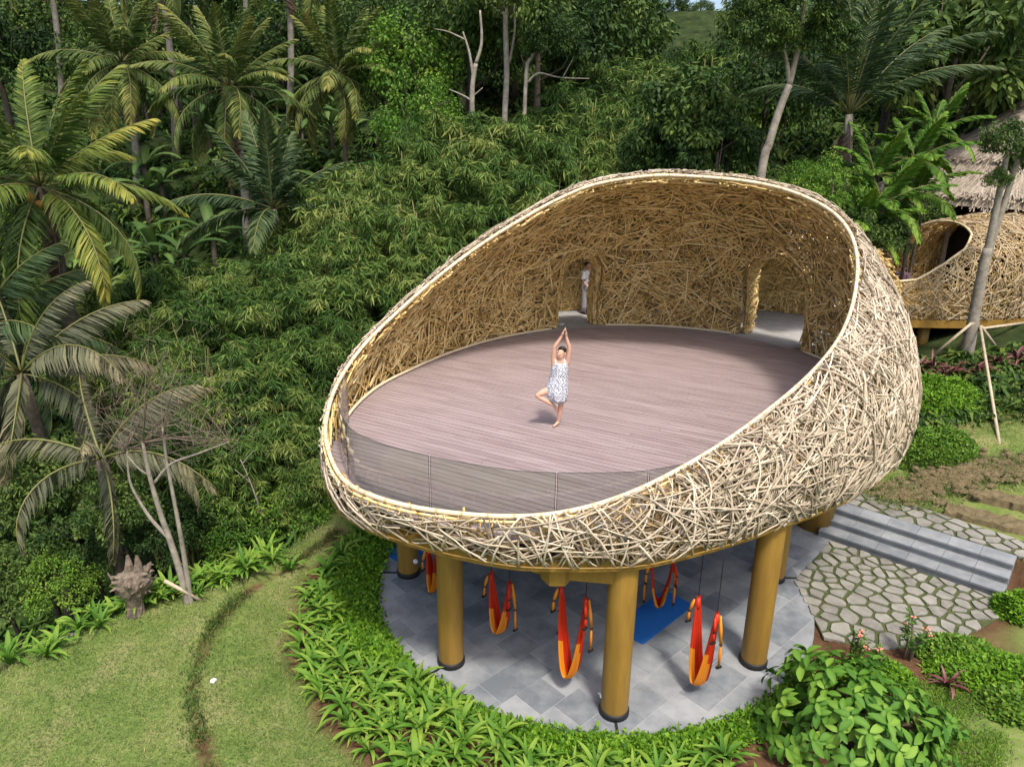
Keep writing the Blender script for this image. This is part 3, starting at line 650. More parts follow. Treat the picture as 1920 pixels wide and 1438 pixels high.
for k in range(3):
    z1 = .16*(k+1); c0 = .06+.36*k; ln = 3.75
    a = so+snrm*(c0+.6)+sdir*(-.25+ln/2)
    core = obj('step', mesh('step', *box((0, 0, (z1-.045)/2-.15), (ln, 1.2-.36*k*.0, z1-.045+.3)), MT['step']), STEPS, (a[0]-7.5, a[1]-15.1, 0), (0, 0, math.atan2(sdir[1], sdir[0])))
    nt_ = 6; x = -ln/2
    for m in range(nt_):
        L = ln/nt_; o = obj('tread_slab', mesh('tread_slab', *box((x+L/2, -.40 if k < 2 else -.40, z1-.022), (L-.008, .46, .044)), MT['step']), core); x += L
#@@PART3
# ------------------------------------------------------------------ second woven building and its columns
cl = catmull([(12.2, 27.0, 0), (14.0, 27.2, 0), (15.8, 27.4, 0), (17.8, 28.1, 0), (20.6, 30.2, 0), (25, 33.5, 0)], 16, False)
tg = np.gradient(cl, axis=0); tg /= np.linalg.norm(tg, axis=1)[:, None]; fn = np.c_[tg[:, 1], -tg[:, 0]]
n2 = len(cl); s2 = np.linspace(0, 1, n2); ph = np.linspace(0, math.pi, 48)
wid = np.interp(s2, [0, .3, .7, 1], [1.9, 2.1, 2.5, 2.6]); hgt = np.interp(s2, [0, .35, .7, 1], [3.0, 3.05, 3.3, 3.4])
S2 = np.zeros((n2, 48, 3))
for k, p in enumerate(ph):
    bulge = 1+.16*math.sin(2*min(p, math.pi-p))
    S2[:, k, :2] = cl[:, :2]+fn*(wid*math.copysign(abs(math.cos(p))**.8, math.cos(p))*bulge)[:, None]; S2[:, k, 2] = 2.92+hgt*math.sin(p)**.85
sx = lambda u: np.interp(u, s2, cl[:, 0])
def phf(u): x = np.interp(u, s2, cl[:, 0]); return np.interp(x, [12, 13.6, 14.6, 15.3, 15.8, 16.1], [.36, .42, .62, .85, 1.15, 1.58])
def cut2(P, u, v): a = v*math.pi; f = phf(u); return (a > f) & (a < math.pi-f*.92)
HALL = thing('woven_hall', 'long woven bamboo hall with an oval opening behind the pavilion', 'hall', (cl[30, 0], cl[30, 1], 0))
def hp(name, me): o = obj(name, me, HALL); o.location = (-cl[30, 0], -cl[30, 1], 0); return o
so_ = merge(canes(S2, 3000, .06, (.6, 1.4), cut=cut2, bias=.9), canes(S2, 2400, .02, (.6, 1.4), cut=cut2, bias=.9))
front = so_[0][:, 3, :]; vis = (so_[1][:, 3, 1] < .2); sz = np.where(vis & (front[:, 0] > 13.2) & (front[:, 0] < 19.5), np.linalg.norm(so_[0][:, -1]-so_[0][:, 0], axis=1), 0)
tp = np.zeros(len(sz), bool); tp[np.argsort(-sz)[:250]] = True
MT['cane_mid'] = mat('tan_cane', (.19, .13, .065), (.43, .32, .18), .7, tint=True, c3=(.58, .47, .31))
HW = stuff(hp('hall_wall', cane_mesh('hall_wall', *[a[~tp] for a in so_], MT['cane_mid'])))
for k in np.nonzero(tp)[0]: obj('bamboo_cane', cane_mesh('bamboo_cane', *[a[k:k+1] for a in so_], MT['cane_mid']), HW)
stuff(hp('hall_lining', cane_mesh('hall_lining', *canes(S2, 3600, -.05, (.5, 1.3), cut=cut2), MT['cane_in'])))
us = np.linspace(0, np.interp(16.1, cl[:, 0], s2), 40)
rl = [bil(S2, np.array([u]), np.array([phf(u)/math.pi]), False)[0] for u in us]+[bil(S2, np.array([u]), np.array([1-phf(u)*.92/math.pi]), False)[0] for u in us[::-1]]
mb = MB(); mb.add(*tube(catmull(rl, 2, False), .045, 7), tint=.45); hp('hall_rim', mb.mesh('hall_rim', MT['cane_rim'], True))
A = cl[:, :2]+fn*(wid*1.02)[:, None]; Bq = cl[:, :2]-fn*(wid*1.02)[:, None]
V = np.vstack([np.c_[A, np.full(n2, 2.62)], np.c_[A, np.full(n2, 2.9)], np.c_[Bq, np.full(n2, 2.9)], np.c_[Bq, np.full(n2, 2.62)]]); i = np.arange(n2-1)
hp('floor_slab', mesh('floor_slab', V, np.vstack([np.stack([i+a*n2, i+1+a*n2, i+1+b*n2, i+b*n2], 1) for a, b in ((0, 1), (1, 2), (2, 3), (3, 0))]), MT['yellow']))
for k in (8, 22, 34, 46, 60):
    for sgn in (.75, -.75):
        c = cl[k, :2]+fn[k]*wid[k]*sgn; g = gz(*c); hp('column', mesh('column', *lathe([(.2, g-.5), (.2, 2.63)], 24, (c[0], c[1], 0)), MT['yellow'], smooth=True))
# ------------------------------------------------------------------ thatched house
hc = np.array([22.6, 33.5]); hz = 6.5
HUT = thing('thatched_house', 'house with shaggy two tier grey thatched roof among the trees', 'house', (hc[0], hc[1], 0))
tiers = [([(6.3, 0), (6.1, .25), (5.0, .85), (3.9, 1.7)], 7), ([(4.5, 1.35), (4.3, 1.6), (3.0, 2.4), (1.4, 3.6), (.1, 4.6)], 8)]
for prof, sd_ in tiers:
    prof = np.array(prof); q = np.random.default_rng(sd_)
    core = prof.copy(); core[:, 0] -= .12; core[:, 1] -= .1
    V, F = lathe(core, 40, (0, 0, hz)); R_ = obj('thatch_tier', mesh('thatch_tier', V, F, MT['thatch'], np.full(len(V), .2)), HUT)
    n = 9000; sl = np.r_[0, np.cumsum(np.hypot(*np.diff(prof, axis=0).T))]; s = sl[-1]*(1-np.sqrt(q.random(n)))*1.0; a = q.random(n)*2*math.pi
    pt = lambda s: np.stack([np.interp(s, sl, prof[:, 0]), np.interp(s, sl, prof[:, 1])], -1)
    L = q.uniform(.5, .9, n); p0 = pt(s+L); p1 = pt(s); ex = s < .12; p1[ex, 1] -= q.uniform(.1, .38, ex.sum()); lift = q.uniform(0, .07, n)
    ja = q.normal(0, .03, n); wv = q.uniform(.012, .028, n)
    def P3(p, a, dz): return np.stack([p[:, 0]*np.cos(a), p[:, 0]*np.sin(a), p[:, 1]+dz+hz], -1)
    tv = np.stack([-np.sin(a), np.cos(a), 0*a], -1)*wv[:, None]
    V = np.stack([P3(p0, a, lift*.4)-tv, P3(p0, a, lift*.4)+tv, P3(p1, a+ja, lift)+tv, P3(p1, a+ja, lift)-tv], 1).reshape(-1, 3)
    stuff(obj('straw', mesh('straw', V, np.arange(4*n).reshape(-1, 4), MT['thatch'], np.repeat(np.clip(q.normal(.5, .28, n), 0, 1), 4)), R_))
V, F = lathe([(4.6, 2.0), (4.6, 6.4)], 24); obj('wall', mesh('wall', V, F, MT['dark']), HUT)
for k in range(12):
    a = k*math.pi/6; obj('post', mesh('post', *lathe([(.11, 2.0), (.11, 6.3)], 10, (5.5*math.cos(a), 5.5*math.sin(a), 0)), MT['trunk']), HUT)
# ------------------------------------------------------------------ aerial yoga hammocks and mats
def hammock(label, t1, t2, bt, zb=.32):
    b = at_z(*bt, zb); zt = 2.2
    for _ in range(30):
        T1 = at_z(*t1, zt); T2 = at_z(*t2, zt); e = (T1[1]+T2[1])/2-b[1]; zt += e*.35
    T1 = at_z(*t1, zt); T2 = at_z(*t2, zt); mid = (T1+T2)/2
    H = thing('aerial_hammock', label, 'hammock', (mid[0], mid[1], 0), group='red and orange yoga hammocks'); o0 = np.array([mid[0], mid[1], 0])
    T1 = T1-o0; T2 = T2-o0; zb_ = zb; ax = (T2-T1)[:2]; L = np.linalg.norm(ax); ax /= L; wd = np.array([-ax[1], ax[0]])
    K = 33; t = np.linspace(0, 1, K); x = (t-.5); px = np.sign(x)*np.abs(2*x)**.62*L/2
    zz = zb_+(zt-zb_)*np.abs(2*x)**1.35; half = .03+.125*(1-np.abs(2*x)**1.8)
    M_ = 17; ss = np.linspace(-1, 1, M_)
    V = np.zeros((K, M_, 3))
    for k in range(K):
        fold = .028*np.sin(ss*15+k*.13)*(1-.5*abs(2*x[k])); sag = .06*(1-ss**2)*(1-abs(2*x[k]))
        off = ss*half[k]
        V[k, :, 0] = ax[0]*(px[k]+fold)+wd[0]*off; V[k, :, 1] = ax[1]*(px[k]+fold)+wd[1]*off; V[k, :, 2] = zz[k]-sag+.03*ss**2+fold*.5
    I_ = np.arange(K*M_).reshape(K, M_); Q = np.stack([I_[:-1, :-1], I_[:-1, 1:], I_[1:, 1:], I_[1:, :-1]], -1)
    tn = np.repeat((.5+.5*np.sin(ss*15))[None], K, 0)
    low_ = (np.abs(2*x[:-1]) < .52)[:, None] & (np.arange(M_-1)[None] < 7) | ((np.abs(2*x[:-1]) < .4) & (x[:-1] > .0))[:, None] & (np.arange(M_-1)[None] < 11)
    for nm, mk_, m in (('red_cloth', ~low_, MT['red']), ('orange_cloth', low_, MT['orange'])):
        ids, inv = np.unique(Q[mk_], return_inverse=True); obj(nm, mesh(nm, V.reshape(-1, 3)[ids], inv.reshape(-1, 4), m, tn.ravel()[ids], True), H)
    for T, sg in ((T1, -1), (T2, 1)):
        mb = MB(); mb.add(*tube([T+[0, 0, -.02], [T[0], T[1], 2.80]], .008, 5)); obj('cord', mb.mesh('cord', MT['black']), H)
        mb = MB(); mb.add(*lathe([(.01, -.03), (.035, -.02), (.05, -.16), (.03, -.24)], 8, T)); obj('knot', mb.mesh('knot', MT['red'], True), H)
        for dx, ln, mm in ((.05, .95, 'orange'), (-.055, .42, 'orange' if sg < 0 else 'red')):
            p0 = T+np.r_[ax*sg*.03+wd*dx, -.06]; p1 = p0+np.r_[ax*sg*.05+wd*dx*.6, -ln*.55]; p2 = p1+np.r_[wd*dx*.2, -ln*.45]
            st = obj('handle_strap', None, H)
            mb = MB(); mb.add(*tube([p0, (p0+p1)/2, p1], [.016, .032, .022], 7), tint=.6); mb.add(*tube([p1, p1*.5+p2*.5, p2], [.014, .026, .02], 7), tint=.3)
            st.data = None; bpy.data.objects.remove(st); st = obj('handle_strap', mb.mesh('handle_strap', MT[mm], True), H)
            mb = MB(); mb.add(*lathe([(.028, -.012), (.028, .012)], 8, p1)); mb.add(*beam(p2+np.r_[wd*.05, -.01], p2-np.r_[wd*.05, .01], .04, .035)); obj('grip', mb.mesh('grip', MT['black']), st)
hammock('hammock half hidden behind the second ochre column from left', (803, 1024), (818, 1028), (815, 1105))
hammock('hammock hanging just right of the second column, in full shade', (921, 1072), (955, 1090), (937, 1182))
hammock('hammock hanging low at the edge of the shade left of the front column', (1053, 1096), (1099, 1120), (1074, 1265))
hammock('hammock hanging over the blue mat right of the front column', (1222, 1046), (1263, 1050), (1238, 1132))
hammock('sunlit hammock on long black cords left of the right hand column', (1310, 1118), (1345, 1148), (1308, 1279), .26)
def ymat(label, c, ang, L=1.75, W=.72):
    sgs = []; V, F = prism([(a*(L/2-.05)+ca*.05, b*(W/2-.05)+sa*.05) for a, b, qs in ((1, 1, 0), (-1, 1, 1), (-1, -1, 2), (1, -1, 3)) for ca, sa in [(math.cos(math.radians(qs*90+d)), math.sin(math.radians(qs*90+d))) for d in (0, 45, 90)]], .004, .012)
    tag(obj('yoga_mat', mesh('yoga_mat', V, F, MT['blue']), None, (c[0], c[1], 0), (0, 0, ang)), label, 'mat', 'blue yoga mats')
ymat('blue yoga mat lying right of the front column', (2.85, 12.2), math.radians(45))
ymat('blue yoga mat lying behind the leftmost column', (-2.0, 14.75), math.radians(45))
# ------------------------------------------------------------------ people
def skin(name, nodes, edges, m, parent=None, sub=2):
    keys = list(nodes); idx = {k: i for i, k in enumerate(keys)}
    me = bpy.data.meshes.new(name); me.from_pydata([nodes[k][0] for k in keys], [(idx[a], idx[b]) for a, b in edges], []); me.update()
    if m: me.materials.append(m)
    o = obj(name, me, parent); md = o.modifiers.new('skin', 'SKIN'); md.use_smooth_shade = True
    for k in keys:
        r = nodes[k][1]; sv = me.skin_vertices[0].data[idx[k]]; sv.radius = (r, r) if np.isscalar(r) else r; sv.use_root = False
    me.skin_vertices[0].data[0].use_root = True
    s = o.modifiers.new('sub', 'SUBSURF'); s.levels = sub; s.render_levels = sub; return o
def body(parent, J, palm_n, mats):
    """J: joints; arms end in palms with five fingers each"""
    nodes = {}; E_ = []
    def ad(k, p, r, to=None):
        nodes[k] = (tuple(float(c) for c in p), r)
        if to: E_.append((to, k))
    ad('pelvis', J['pelvis'], (.135, .10)); ad('waist', J['waist'], (.115, .09), 'pelvis'); ad('chest', J['chest'], (.14, .10), 'waist'); ad('neck0', J['neck'], (.055, .055), 'chest')
    h = np.array(J['head']); f = np.array(J['face']); up = np.array(J.get('up', (0, 0, 1.)))
    ad('jaw', h-up*.085+f*.025, .062, 'neck0'); ad('skull', h, (.078, .092), 'jaw'); ad('crown', h+up*.075-f*.012, .06, 'skull')
    ad('nose', h+f*.112-up*.02, .013, 'skull')
    for s in ('r', 'l'):
        ad('hip'+s, J['hip'+s], .098, 'pelvis'); ad('thigh'+s, (np.array(J['hip'+s])*.5+np.array(J['knee'+s])*.5), .077, 'hip'+s); ad('knee'+s, J['knee'+s], .056, 'thigh'+s)
        k, a = np.array(J['knee'+s]), np.array(J['ankle'+s]); ad('calf'+s, k*.65+a*.35, .056, 'knee'+s); ad('ankle'+s, a, .036, 'calf'+s)
        t = np.array(J['toe'+s]); ad('ball'+s, a*.3+t*.7, (.042, .028), 'ankle'+s); ad('toe'+s, t, (.034, .018), 'ball'+s)
        ad('sh'+s, J['sh'+s], .058, 'chest'); e, w = np.array(J['elb'+s]), np.array(J['wri'+s]); ad('elb'+s, e, .04, 'sh'+s); ad('fore'+s, e*.65+w*.35, .039, 'elb'+s); ad('wri'+s, w, .026, 'fore'+s)
        hd = np.array(J['hand'+s])-w; L = np.linalg.norm(hd); hd /= L; n = np.array(palm_n[s], float); n -= hd*(n@hd); n /= np.linalg.norm(n); sd_ = np.cross(hd, n)*(1 if s == 'r' else -1)
        pc = w+hd*.065; ad('palm'+s, pc, (.036, .016), 'wri'+s)
        for q, (off, ln) in enumerate(((-.028, .075), (-.01, .09), (.01, .085), (.028, .068))):
            b0 = pc+hd*.035+sd_*off; ad(f'f{q}a'+s, b0, .0085, 'palm'+s); ad(f'f{q}b'+s, b0+hd*ln*.5+n*.004, .008, f'f{q}a'+s); ad(f'f{q}c'+s, b0+hd*ln+n*.012, .0065, f'f{q}b'+s)
        tb = w+hd*.03-sd_*.03; ad('tha'+s, tb, .011, 'palm'+s); ad('thb'+s, tb+hd*.035-sd_*.018, .009, 'tha'+s); ad('thc'+s, tb+hd*.062-sd_*.02, .007, 'thb'+s)
    return skin('body', nodes, E_, mats, parent)
def garment(parent, name, secs, m, n=28, folds=0.0, seed=1):
    """secs: (cx, cy, z, rx, ry)"""
    q = np.random.default_rng(seed); a = np.arange(n)*2*math.pi/n; V = []
    for k, (cx, cy, z, rx, ry) in enumerate(secs):
        f = 1+folds*k/len(secs)*np.sin(a*7+seed); V.append(np.c_[cx+rx*f*np.cos(a), cy+ry*f*np.sin(a), np.full(n, z)])
    V = np.vstack(V); K = len(secs); i = np.arange(K-1)[:, None]; j = np.arange(n)[None]; j2 = (j+1) % n
    o = obj(name, mesh(name, V, np.stack([i*n+j, i*n+j2, (i+1)*n+j2, (i+1)*n+j], -1).reshape(-1, 4), m, None, True), parent)
    s = o.modifiers.new('sub', 'SUBSURF'); s.levels = 1; s.render_levels = 1
    so = o.modifiers.new('solid', 'SOLIDIFY'); so.thickness = .006; return o
def head_parts(parent, J, long_hair=False):
    h = np.array(J['head']); f = np.array(J['face']); f = f/np.linalg.norm(f); s = np.cross(f, [0, 0, 1]); mb = MB()
    a = np.linspace(0, 2*math.pi, 20, endpoint=False); prof = []
    for el in np.linspace(-.5, 1.57, 9):
        r = .098*math.cos(el)+.002; prof.append([h+(-f*.012)+s*r*.93*math.cos(t)+f*(r*1.02*math.sin(t) if math.sin(t) < 0 or el > .95 else r*math.sin(t)*max(0, (el-.35))*.9)+np.array([0, 0, .105*math.sin(el)+.02]) for t in a])
    V = np.vstack(prof); i = np.arange(8)[:, None]; j = np.arange(20)[None]; j2 = (j+1) % 20
    mb.add(V, np.stack([i*20+j, i*20+j2, (i+1)*20+j2, (i+1)*20+j], -1).reshape(-1, 4))
    if long_hair: mb.add(*tube([h-f*.07+[0, 0, .02], h-f*.095+[0, 0, -.15], h-f*.10+[0, 0, -.34]], [.085, .09, .05], 12))
    else: mb.add(*lathe([(.001, -.05), (.04, -.03), (.045, .01), (.001, .05)], 10, h-f*.115+np.array([0, 0, .03])))
    obj('hair', mb.mesh('hair', MT['hair'], True), parent)
    for k in (-1, 1):
        mb = MB(); mb.add(*tube([h+f*.088+s*k*.047+[0, 0, .004], h+f*.1+s*k*.03+[0, 0, .008], h+f*.098+s*k*.016+[0, 0, .004]], .003, 6)); obj('eye', mb.mesh('eye', MT['hair']), parent)
        mb = MB(); mb.add(*lathe([(.001, -.03), (.016, -.015), (.018, .01), (.001, .03)], 8, h+s*k*.088-f*.005)); obj('ear', mb.mesh('ear', MT['skin'], True), parent)
    mb = MB(); mb.add(*tube([h+f*.095+s*.022-[0, 0, .06], h+f*.103-[0, 0, .062], h+f*.095-s*.022-[0, 0, .06]], .006, 6)); obj('mouth', mb.mesh('mouth', MT['lip'] if 'lip' in MT else MT['red']), parent)
MT['lip'] = mat('lips', (.42, .12, .10), rough=.4)
YP = at_z(1043, 799, DZ)
P1_ = thing('person', 'person in white patterned dress doing tree pose, palms joined overhead', 'person', (YP[0], YP[1], DZ))
J = dict(pelvis=(.02, 0, .88), waist=(.01, .01, 1.08), chest=(.03, .01, 1.29), neck=(.035, 0, 1.43), head=(.045, -.02, 1.56), face=(-.62, -.76, -.12), up=(.05, 0, 1.),
         hipl=(.10, 0, .82), kneel=(.075, -.02, .46), anklel=(.035, .03, .075), toel=(-.07, -.10, .022),
         hipr=(-.06, 0, .84), kneer=(-.43, -.12, .70), ankler=(-.06, -.06, .47), toer=(.0, -.05, .33),
         shr=(-.10, 0, 1.385), elbr=(-.095, -.04, 1.68), wrir=(.04, -.05, 1.90), handr=(.10, -.05, 2.08),
         shl=(.175, 0, 1.375), elbl=(.205, -.04, 1.66), wril=(.13, -.05, 1.90), handl=(.115, -.05, 2.08))
body(P1_, J, {'r': (1, 0, 0), 'l': (-1, 0, 0)}, MT['skin'])
garment(P1_, 'dress', [(.035, .0, 1.36, .135, .10), (.032, 0, 1.30, .155, .122), (.03, -.01, 1.22, .165, .138), (.02, 0, 1.08, .165, .135), (.0, 0, .93, .20, .155), (-.03, -.01, .78, .235, .175), (-.01, -.01, .66, .21, .175), (.02, -.01, .56, .165, .165)], MT['dress'], folds=.10)
for k in (-.06, .11):
    mb = MB(); mb.add(*tube([(k, -.10, 1.34), (k, -.06, 1.425), (k, .02, 1.44), (k, .09, 1.34)], .012, 6)); obj('shoulder_strap', mb.mesh('shoulder_strap', MT['white']), P1_)
head_parts(P1_, J)
def standing(label, loc, rz, top_m, leg_m, long_hair=False, skirt=False):
    P = thing('person', label, 'person', loc, (0, 0, rz))
    J = dict(pelvis=(0, 0, .92), waist=(0, .01, 1.1), chest=(0, .01, 1.31), neck=(0, 0, 1.45), head=(0, -.02, 1.59), face=(0, -1, -.05),
             hipl=(.09, 0, .86), kneel=(.10, -.01, .48), anklel=(.10, .03, .08), toel=(.12, -.12, .03), hipr=(-.09, 0, .86), kneer=(-.10, -.01, .48), ankler=(-.10, .03, .08), toer=(-.12, -.12, .03),
             shr=(-.17, 0, 1.39), elbr=(-.23, .0, 1.12), wrir=(-.20, -.14, .95), handr=(-.17, -.22, .86), shl=(.17, 0, 1.39), elbl=(.23, .0, 1.12), wril=(.20, -.14, .95), handl=(.17, -.22, .86))
    body(P, J, {'r': (1, 0, 0), 'l': (-1, 0, 0)}, MT['skin'])
    garment(P, 'shirt', [(0, 0, 1.45, .10, .09), (0, 0, 1.40, .19, .115), (0, 0, 1.28, .185, .135), (0, 0, 1.1, .165, .13), (0, 0, .92, .185, .15), (0, 0, .84, .19, .15)], top_m, folds=.05)
    for k in (-1, 1):
        garment(P, 'sleeve', [(k*.175, 0, 1.42, .07, .07), (k*.20, 0, 1.30, .075, .075), (k*.225, 0, 1.16, .07, .07)], top_m)
        garment(P, 'trouser_leg', [(k*.085, 0, .93, .10, .12), (k*.09, 0, .7, .095, .105), (k*.1, 0, .45, .08, .085), (k*.1, .02, .10, .075, .08)], leg_m)
        mb = MB(); V, F = tube([(k*.1, .06, .035), (k*.105, -.02, .045), (k*.12, -.14, .03)], [.045, .05, .035], 10); mb.add(V, F); obj('shoe', mb.mesh('shoe', MT['black'], True), P)
    head_parts(P, J, long_hair); return P
c = at_z(1098, 588, DZ)
standing('person in white shirt and grey trousers standing inside the arched doorway', (c[0], c[1], DZ), .9, MT['white'], MT['greycloth'])
c = at_y(1700, 478, 26.3); MT['mauve'] = mat('mauve_cloth', (.35, .22, .25), rough=.9)
standing('long haired person looking over the rim of the woven hall', (c[0]+.05, 26.4, 2.91), -.9, MT['mauve'], MT['greycloth'], True)
c = at_z(1052, 607, DZ+.02)
mb = MB(); mb.add(*lathe([(.11, 0), (.12, .012), (.05, .03), (.001, .034)], 14)); tag(obj('folded_cloth', mb.mesh('folded_cloth', MT['white'], True), None, (c[0], c[1], DZ+.006)), 'small white folded cloth on the floor of the arched doorway', 'cloth')
#@@PART4
# ------------------------------------------------------------------ vegetation: shared meshes
def unit(a): return a/(np.linalg.norm(a, axis=-1, keepdims=True)+1e-9)
def leaf_quads(P, D, L, W, q, bend=.25, seg=1):
    """diamond leaves (seg=1) or two-part arched leaves (seg=2)"""
    n = len(P); D = unit(D); S = unit(np.cross(D, unit(np.array([0, 0, 1.])+q.normal(0, .45, (n, 3))))); U = np.cross(S, D)
    L = np.broadcast_to(L, (n,))[:, None]; W = np.broadcast_to(W, (n,))[:, None]
    if seg == 1:
        V = np.stack([P, P+D*L*.45+S*W*.5-U*L*bend*.1, P+D*L-U*L*bend*.4, P+D*L*.45-S*W*.5-U*L*bend*.1], 1)
        return V.reshape(-1, 3), np.arange(4*n).reshape(-1, 4)
    dn = np.array([0, 0, -1.]); m = P+D*L*.5; D2 = unit(D+dn*bend*2); t = m+D2*L*.5
    V = np.stack([P-S*W*.15, P+S*W*.15, m+S*W*.5, m-S*W*.5, t+S*W*.04, t-S*W*.04], 1).reshape(-1, 3); b = (np.arange(n)*6)[:, None]
    return V, np.vstack([b+[0, 1, 2, 3], b+[3, 2, 4, 5]])
def rnd_dir(q, n, zlo=-1., zhi=1.):
    z = q.uniform(zlo, zhi, n); a = q.random(n)*2*math.pi; r = np.sqrt(1-z*z); return np.stack([r*np.cos(a), r*np.sin(a), z], -1)
def bamboo_mesh(seed, R=2.8):
    q = np.random.default_rng(seed); mb = MB()
    P, T = [], []
    for k in range(46):
        d = rnd_dir(q, 1, .02, .98)[0]; rr = R*q.uniform(.8, 1.12); e = d*rr*np.array([1, 1, .85]); t = np.linspace(.45, 1.12, 22)[:, None]
        arc = e*t; arc[:, 2] += .5*R*(t[:, 0]-t[:, 0]**2.6)*.9-.35*np.clip(t[:, 0]-.8, 0, 1)*R*.9
        P.append(arc+q.normal(0, .12*R/2.8, arc.shape)); T.append(np.full(22, q.normal(.5, .2)))
    P = np.vstack(P); T = np.concatenate(T); n = len(P); m = 10
    PP = np.repeat(P, m, 0); az = q.random(n*m)*2*math.pi; el = q.uniform(-1.25, .1, n*m)
    D = np.stack([np.cos(az)*np.cos(el), np.sin(az)*np.cos(el), np.sin(el)], -1)
    V, F = leaf_quads(PP, D, q.uniform(.28, .52, n*m), q.uniform(.036, .062, n*m), q, .4)
    tt = np.repeat(np.repeat(T, m)+q.normal(0, .16, n*m)+np.where(q.random(n*m) < .03, .5, 0), 4)
    mb.add(V, F, np.clip(tt, 0, 1)); return mb.mesh('bamboo_foliage', MT['bamboo'])
def culms_mesh(seed, R=2.8):
    q = np.random.default_rng(seed); mb = MB()
    for k in range(16):
        d = rnd_dir(q, 1, .3, .95)[0]*R*.85; b = np.array([q.normal(0, .35), q.normal(0, .35), -6.]); t = np.linspace(0, 1, 7)[:, None]
        mb.add(*tube(b*(1-t)+d*t*np.array([1, 1, .8])+np.array([0, 0, 1.2])*t*(1-t), np.linspace(.05, .012, 7), 5), tint=q.random())
    return mb.mesh('bamboo_culms', MT['rachis'], True)
def crown_mesh(seed, mtl, blobs=60, per=115, leaf=(.16, .30), asp=.42, squash=.8, hang=-.5):
    q = np.random.default_rng(seed); mb = MB()
    C = rnd_dir(q, blobs, -.55, 1)*q.uniform(.55, .98, (blobs, 1))*np.array([1, 1, squash]); rb = q.uniform(.16, .34, blobs); bt = q.normal(.48, .15, blobs)
    d = rnd_dir(q, blobs*per); P = np.repeat(C, per, 0)+d*np.repeat(rb, per)[:, None]*q.uniform(.55, 1.05, (blobs*per, 1))*np.array([1, 1, .8]); n = len(P)
    D = d*.7+rnd_dir(q, n, -.9, .3)+np.array([0, 0, hang])
    V, F = leaf_quads(P*2.5, D, q.uniform(*leaf, n), q.uniform(*leaf, n)*asp, q, .3)
    mb.add(V, F, np.clip(np.repeat(np.repeat(bt, per)+q.normal(0, .17, n), 4), 0, 1)); return mb.mesh('foliage', mtl)
def frond_mesh(mtl, L, bend, seed, hang=.35, lw=.045, ll=.85, dead=False, nl=64, sweep=.9):
    q = np.random.default_rng(seed); mb = MB(); K = 14; t = np.linspace(0, 1, K); ang = -bend*t**1.4
    dx = np.cos(ang); dz = np.sin(ang); ds = L/(K-1); S = np.c_[np.r_[0, np.cumsum(dx[:-1]*ds)], np.zeros(K), np.r_[0, np.cumsum(dz[:-1]*ds)]]
    V, F = tube(S, np.linspace(.035, .006, K), 5); me_r = mesh('midrib', V, F, MT['deadfrond'] if dead else MT['rachis'], np.linspace(.2, .8, K).repeat(5), True)
    u = np.linspace(.14, .995, nl); u = np.r_[u, u+.004]; sd_ = np.r_[np.ones(nl), -np.ones(nl)]; n = len(u)
    P = np.stack([np.interp(u, t, S[:, k]) for k in range(3)], -1); tx = np.interp(u, t, dx); tz = np.interp(u, t, dz); Tn = np.stack([tx, 0*tx, tz], -1); Nn = np.stack([-tz, 0*tx, tx], -1)
    ln = ll*np.sin(math.pi*np.clip(u*.86+.1, 0, 1))**.6*q.uniform(.8, 1.1, n)
    D = unit(np.stack([0*u, sd_, 0*u], -1)+Tn*(sweep-.2+.9*u[:, None]**3)+Nn*(.35-hang)+np.array([0, 0, -hang])*q.uniform(.6, 1.4, (n, 1))+q.normal(0, .06, (n, 3)))
    V, F = leaf_quads(P, D, ln, lw*q.uniform(.8, 1.2, n), np.random.default_rng(seed+1), hang*.9, 2)
    tt = np.clip(.25+.55*u**2+q.normal(0, .12, n), 0, 1).repeat(6)
    me_l = mesh('leaflets', V, F, MT['deadfrond'] if dead else mtl, tt); return me_r, me_l
def trunk_mesh(P, r, m, n=9, rings=0): V, F = tube(P, r, n); return mesh('trunk', V, F, m, None, True)
BAMB = [bamboo_mesh(20+k) for k in range(4)]; CULM = [culms_mesh(40+k) for k in range(2)]
CRB = [crown_mesh(50+k, MT['broad']) for k in range(3)]; CRD = [crown_mesh(60+k, MT['broad'], 48, 90, (.26, .42), .4) for k in range(2)]; CRG = [crown_mesh(70+k, MT['bright'], 50, 120, (.12, .24), .5) for k in range(2)]
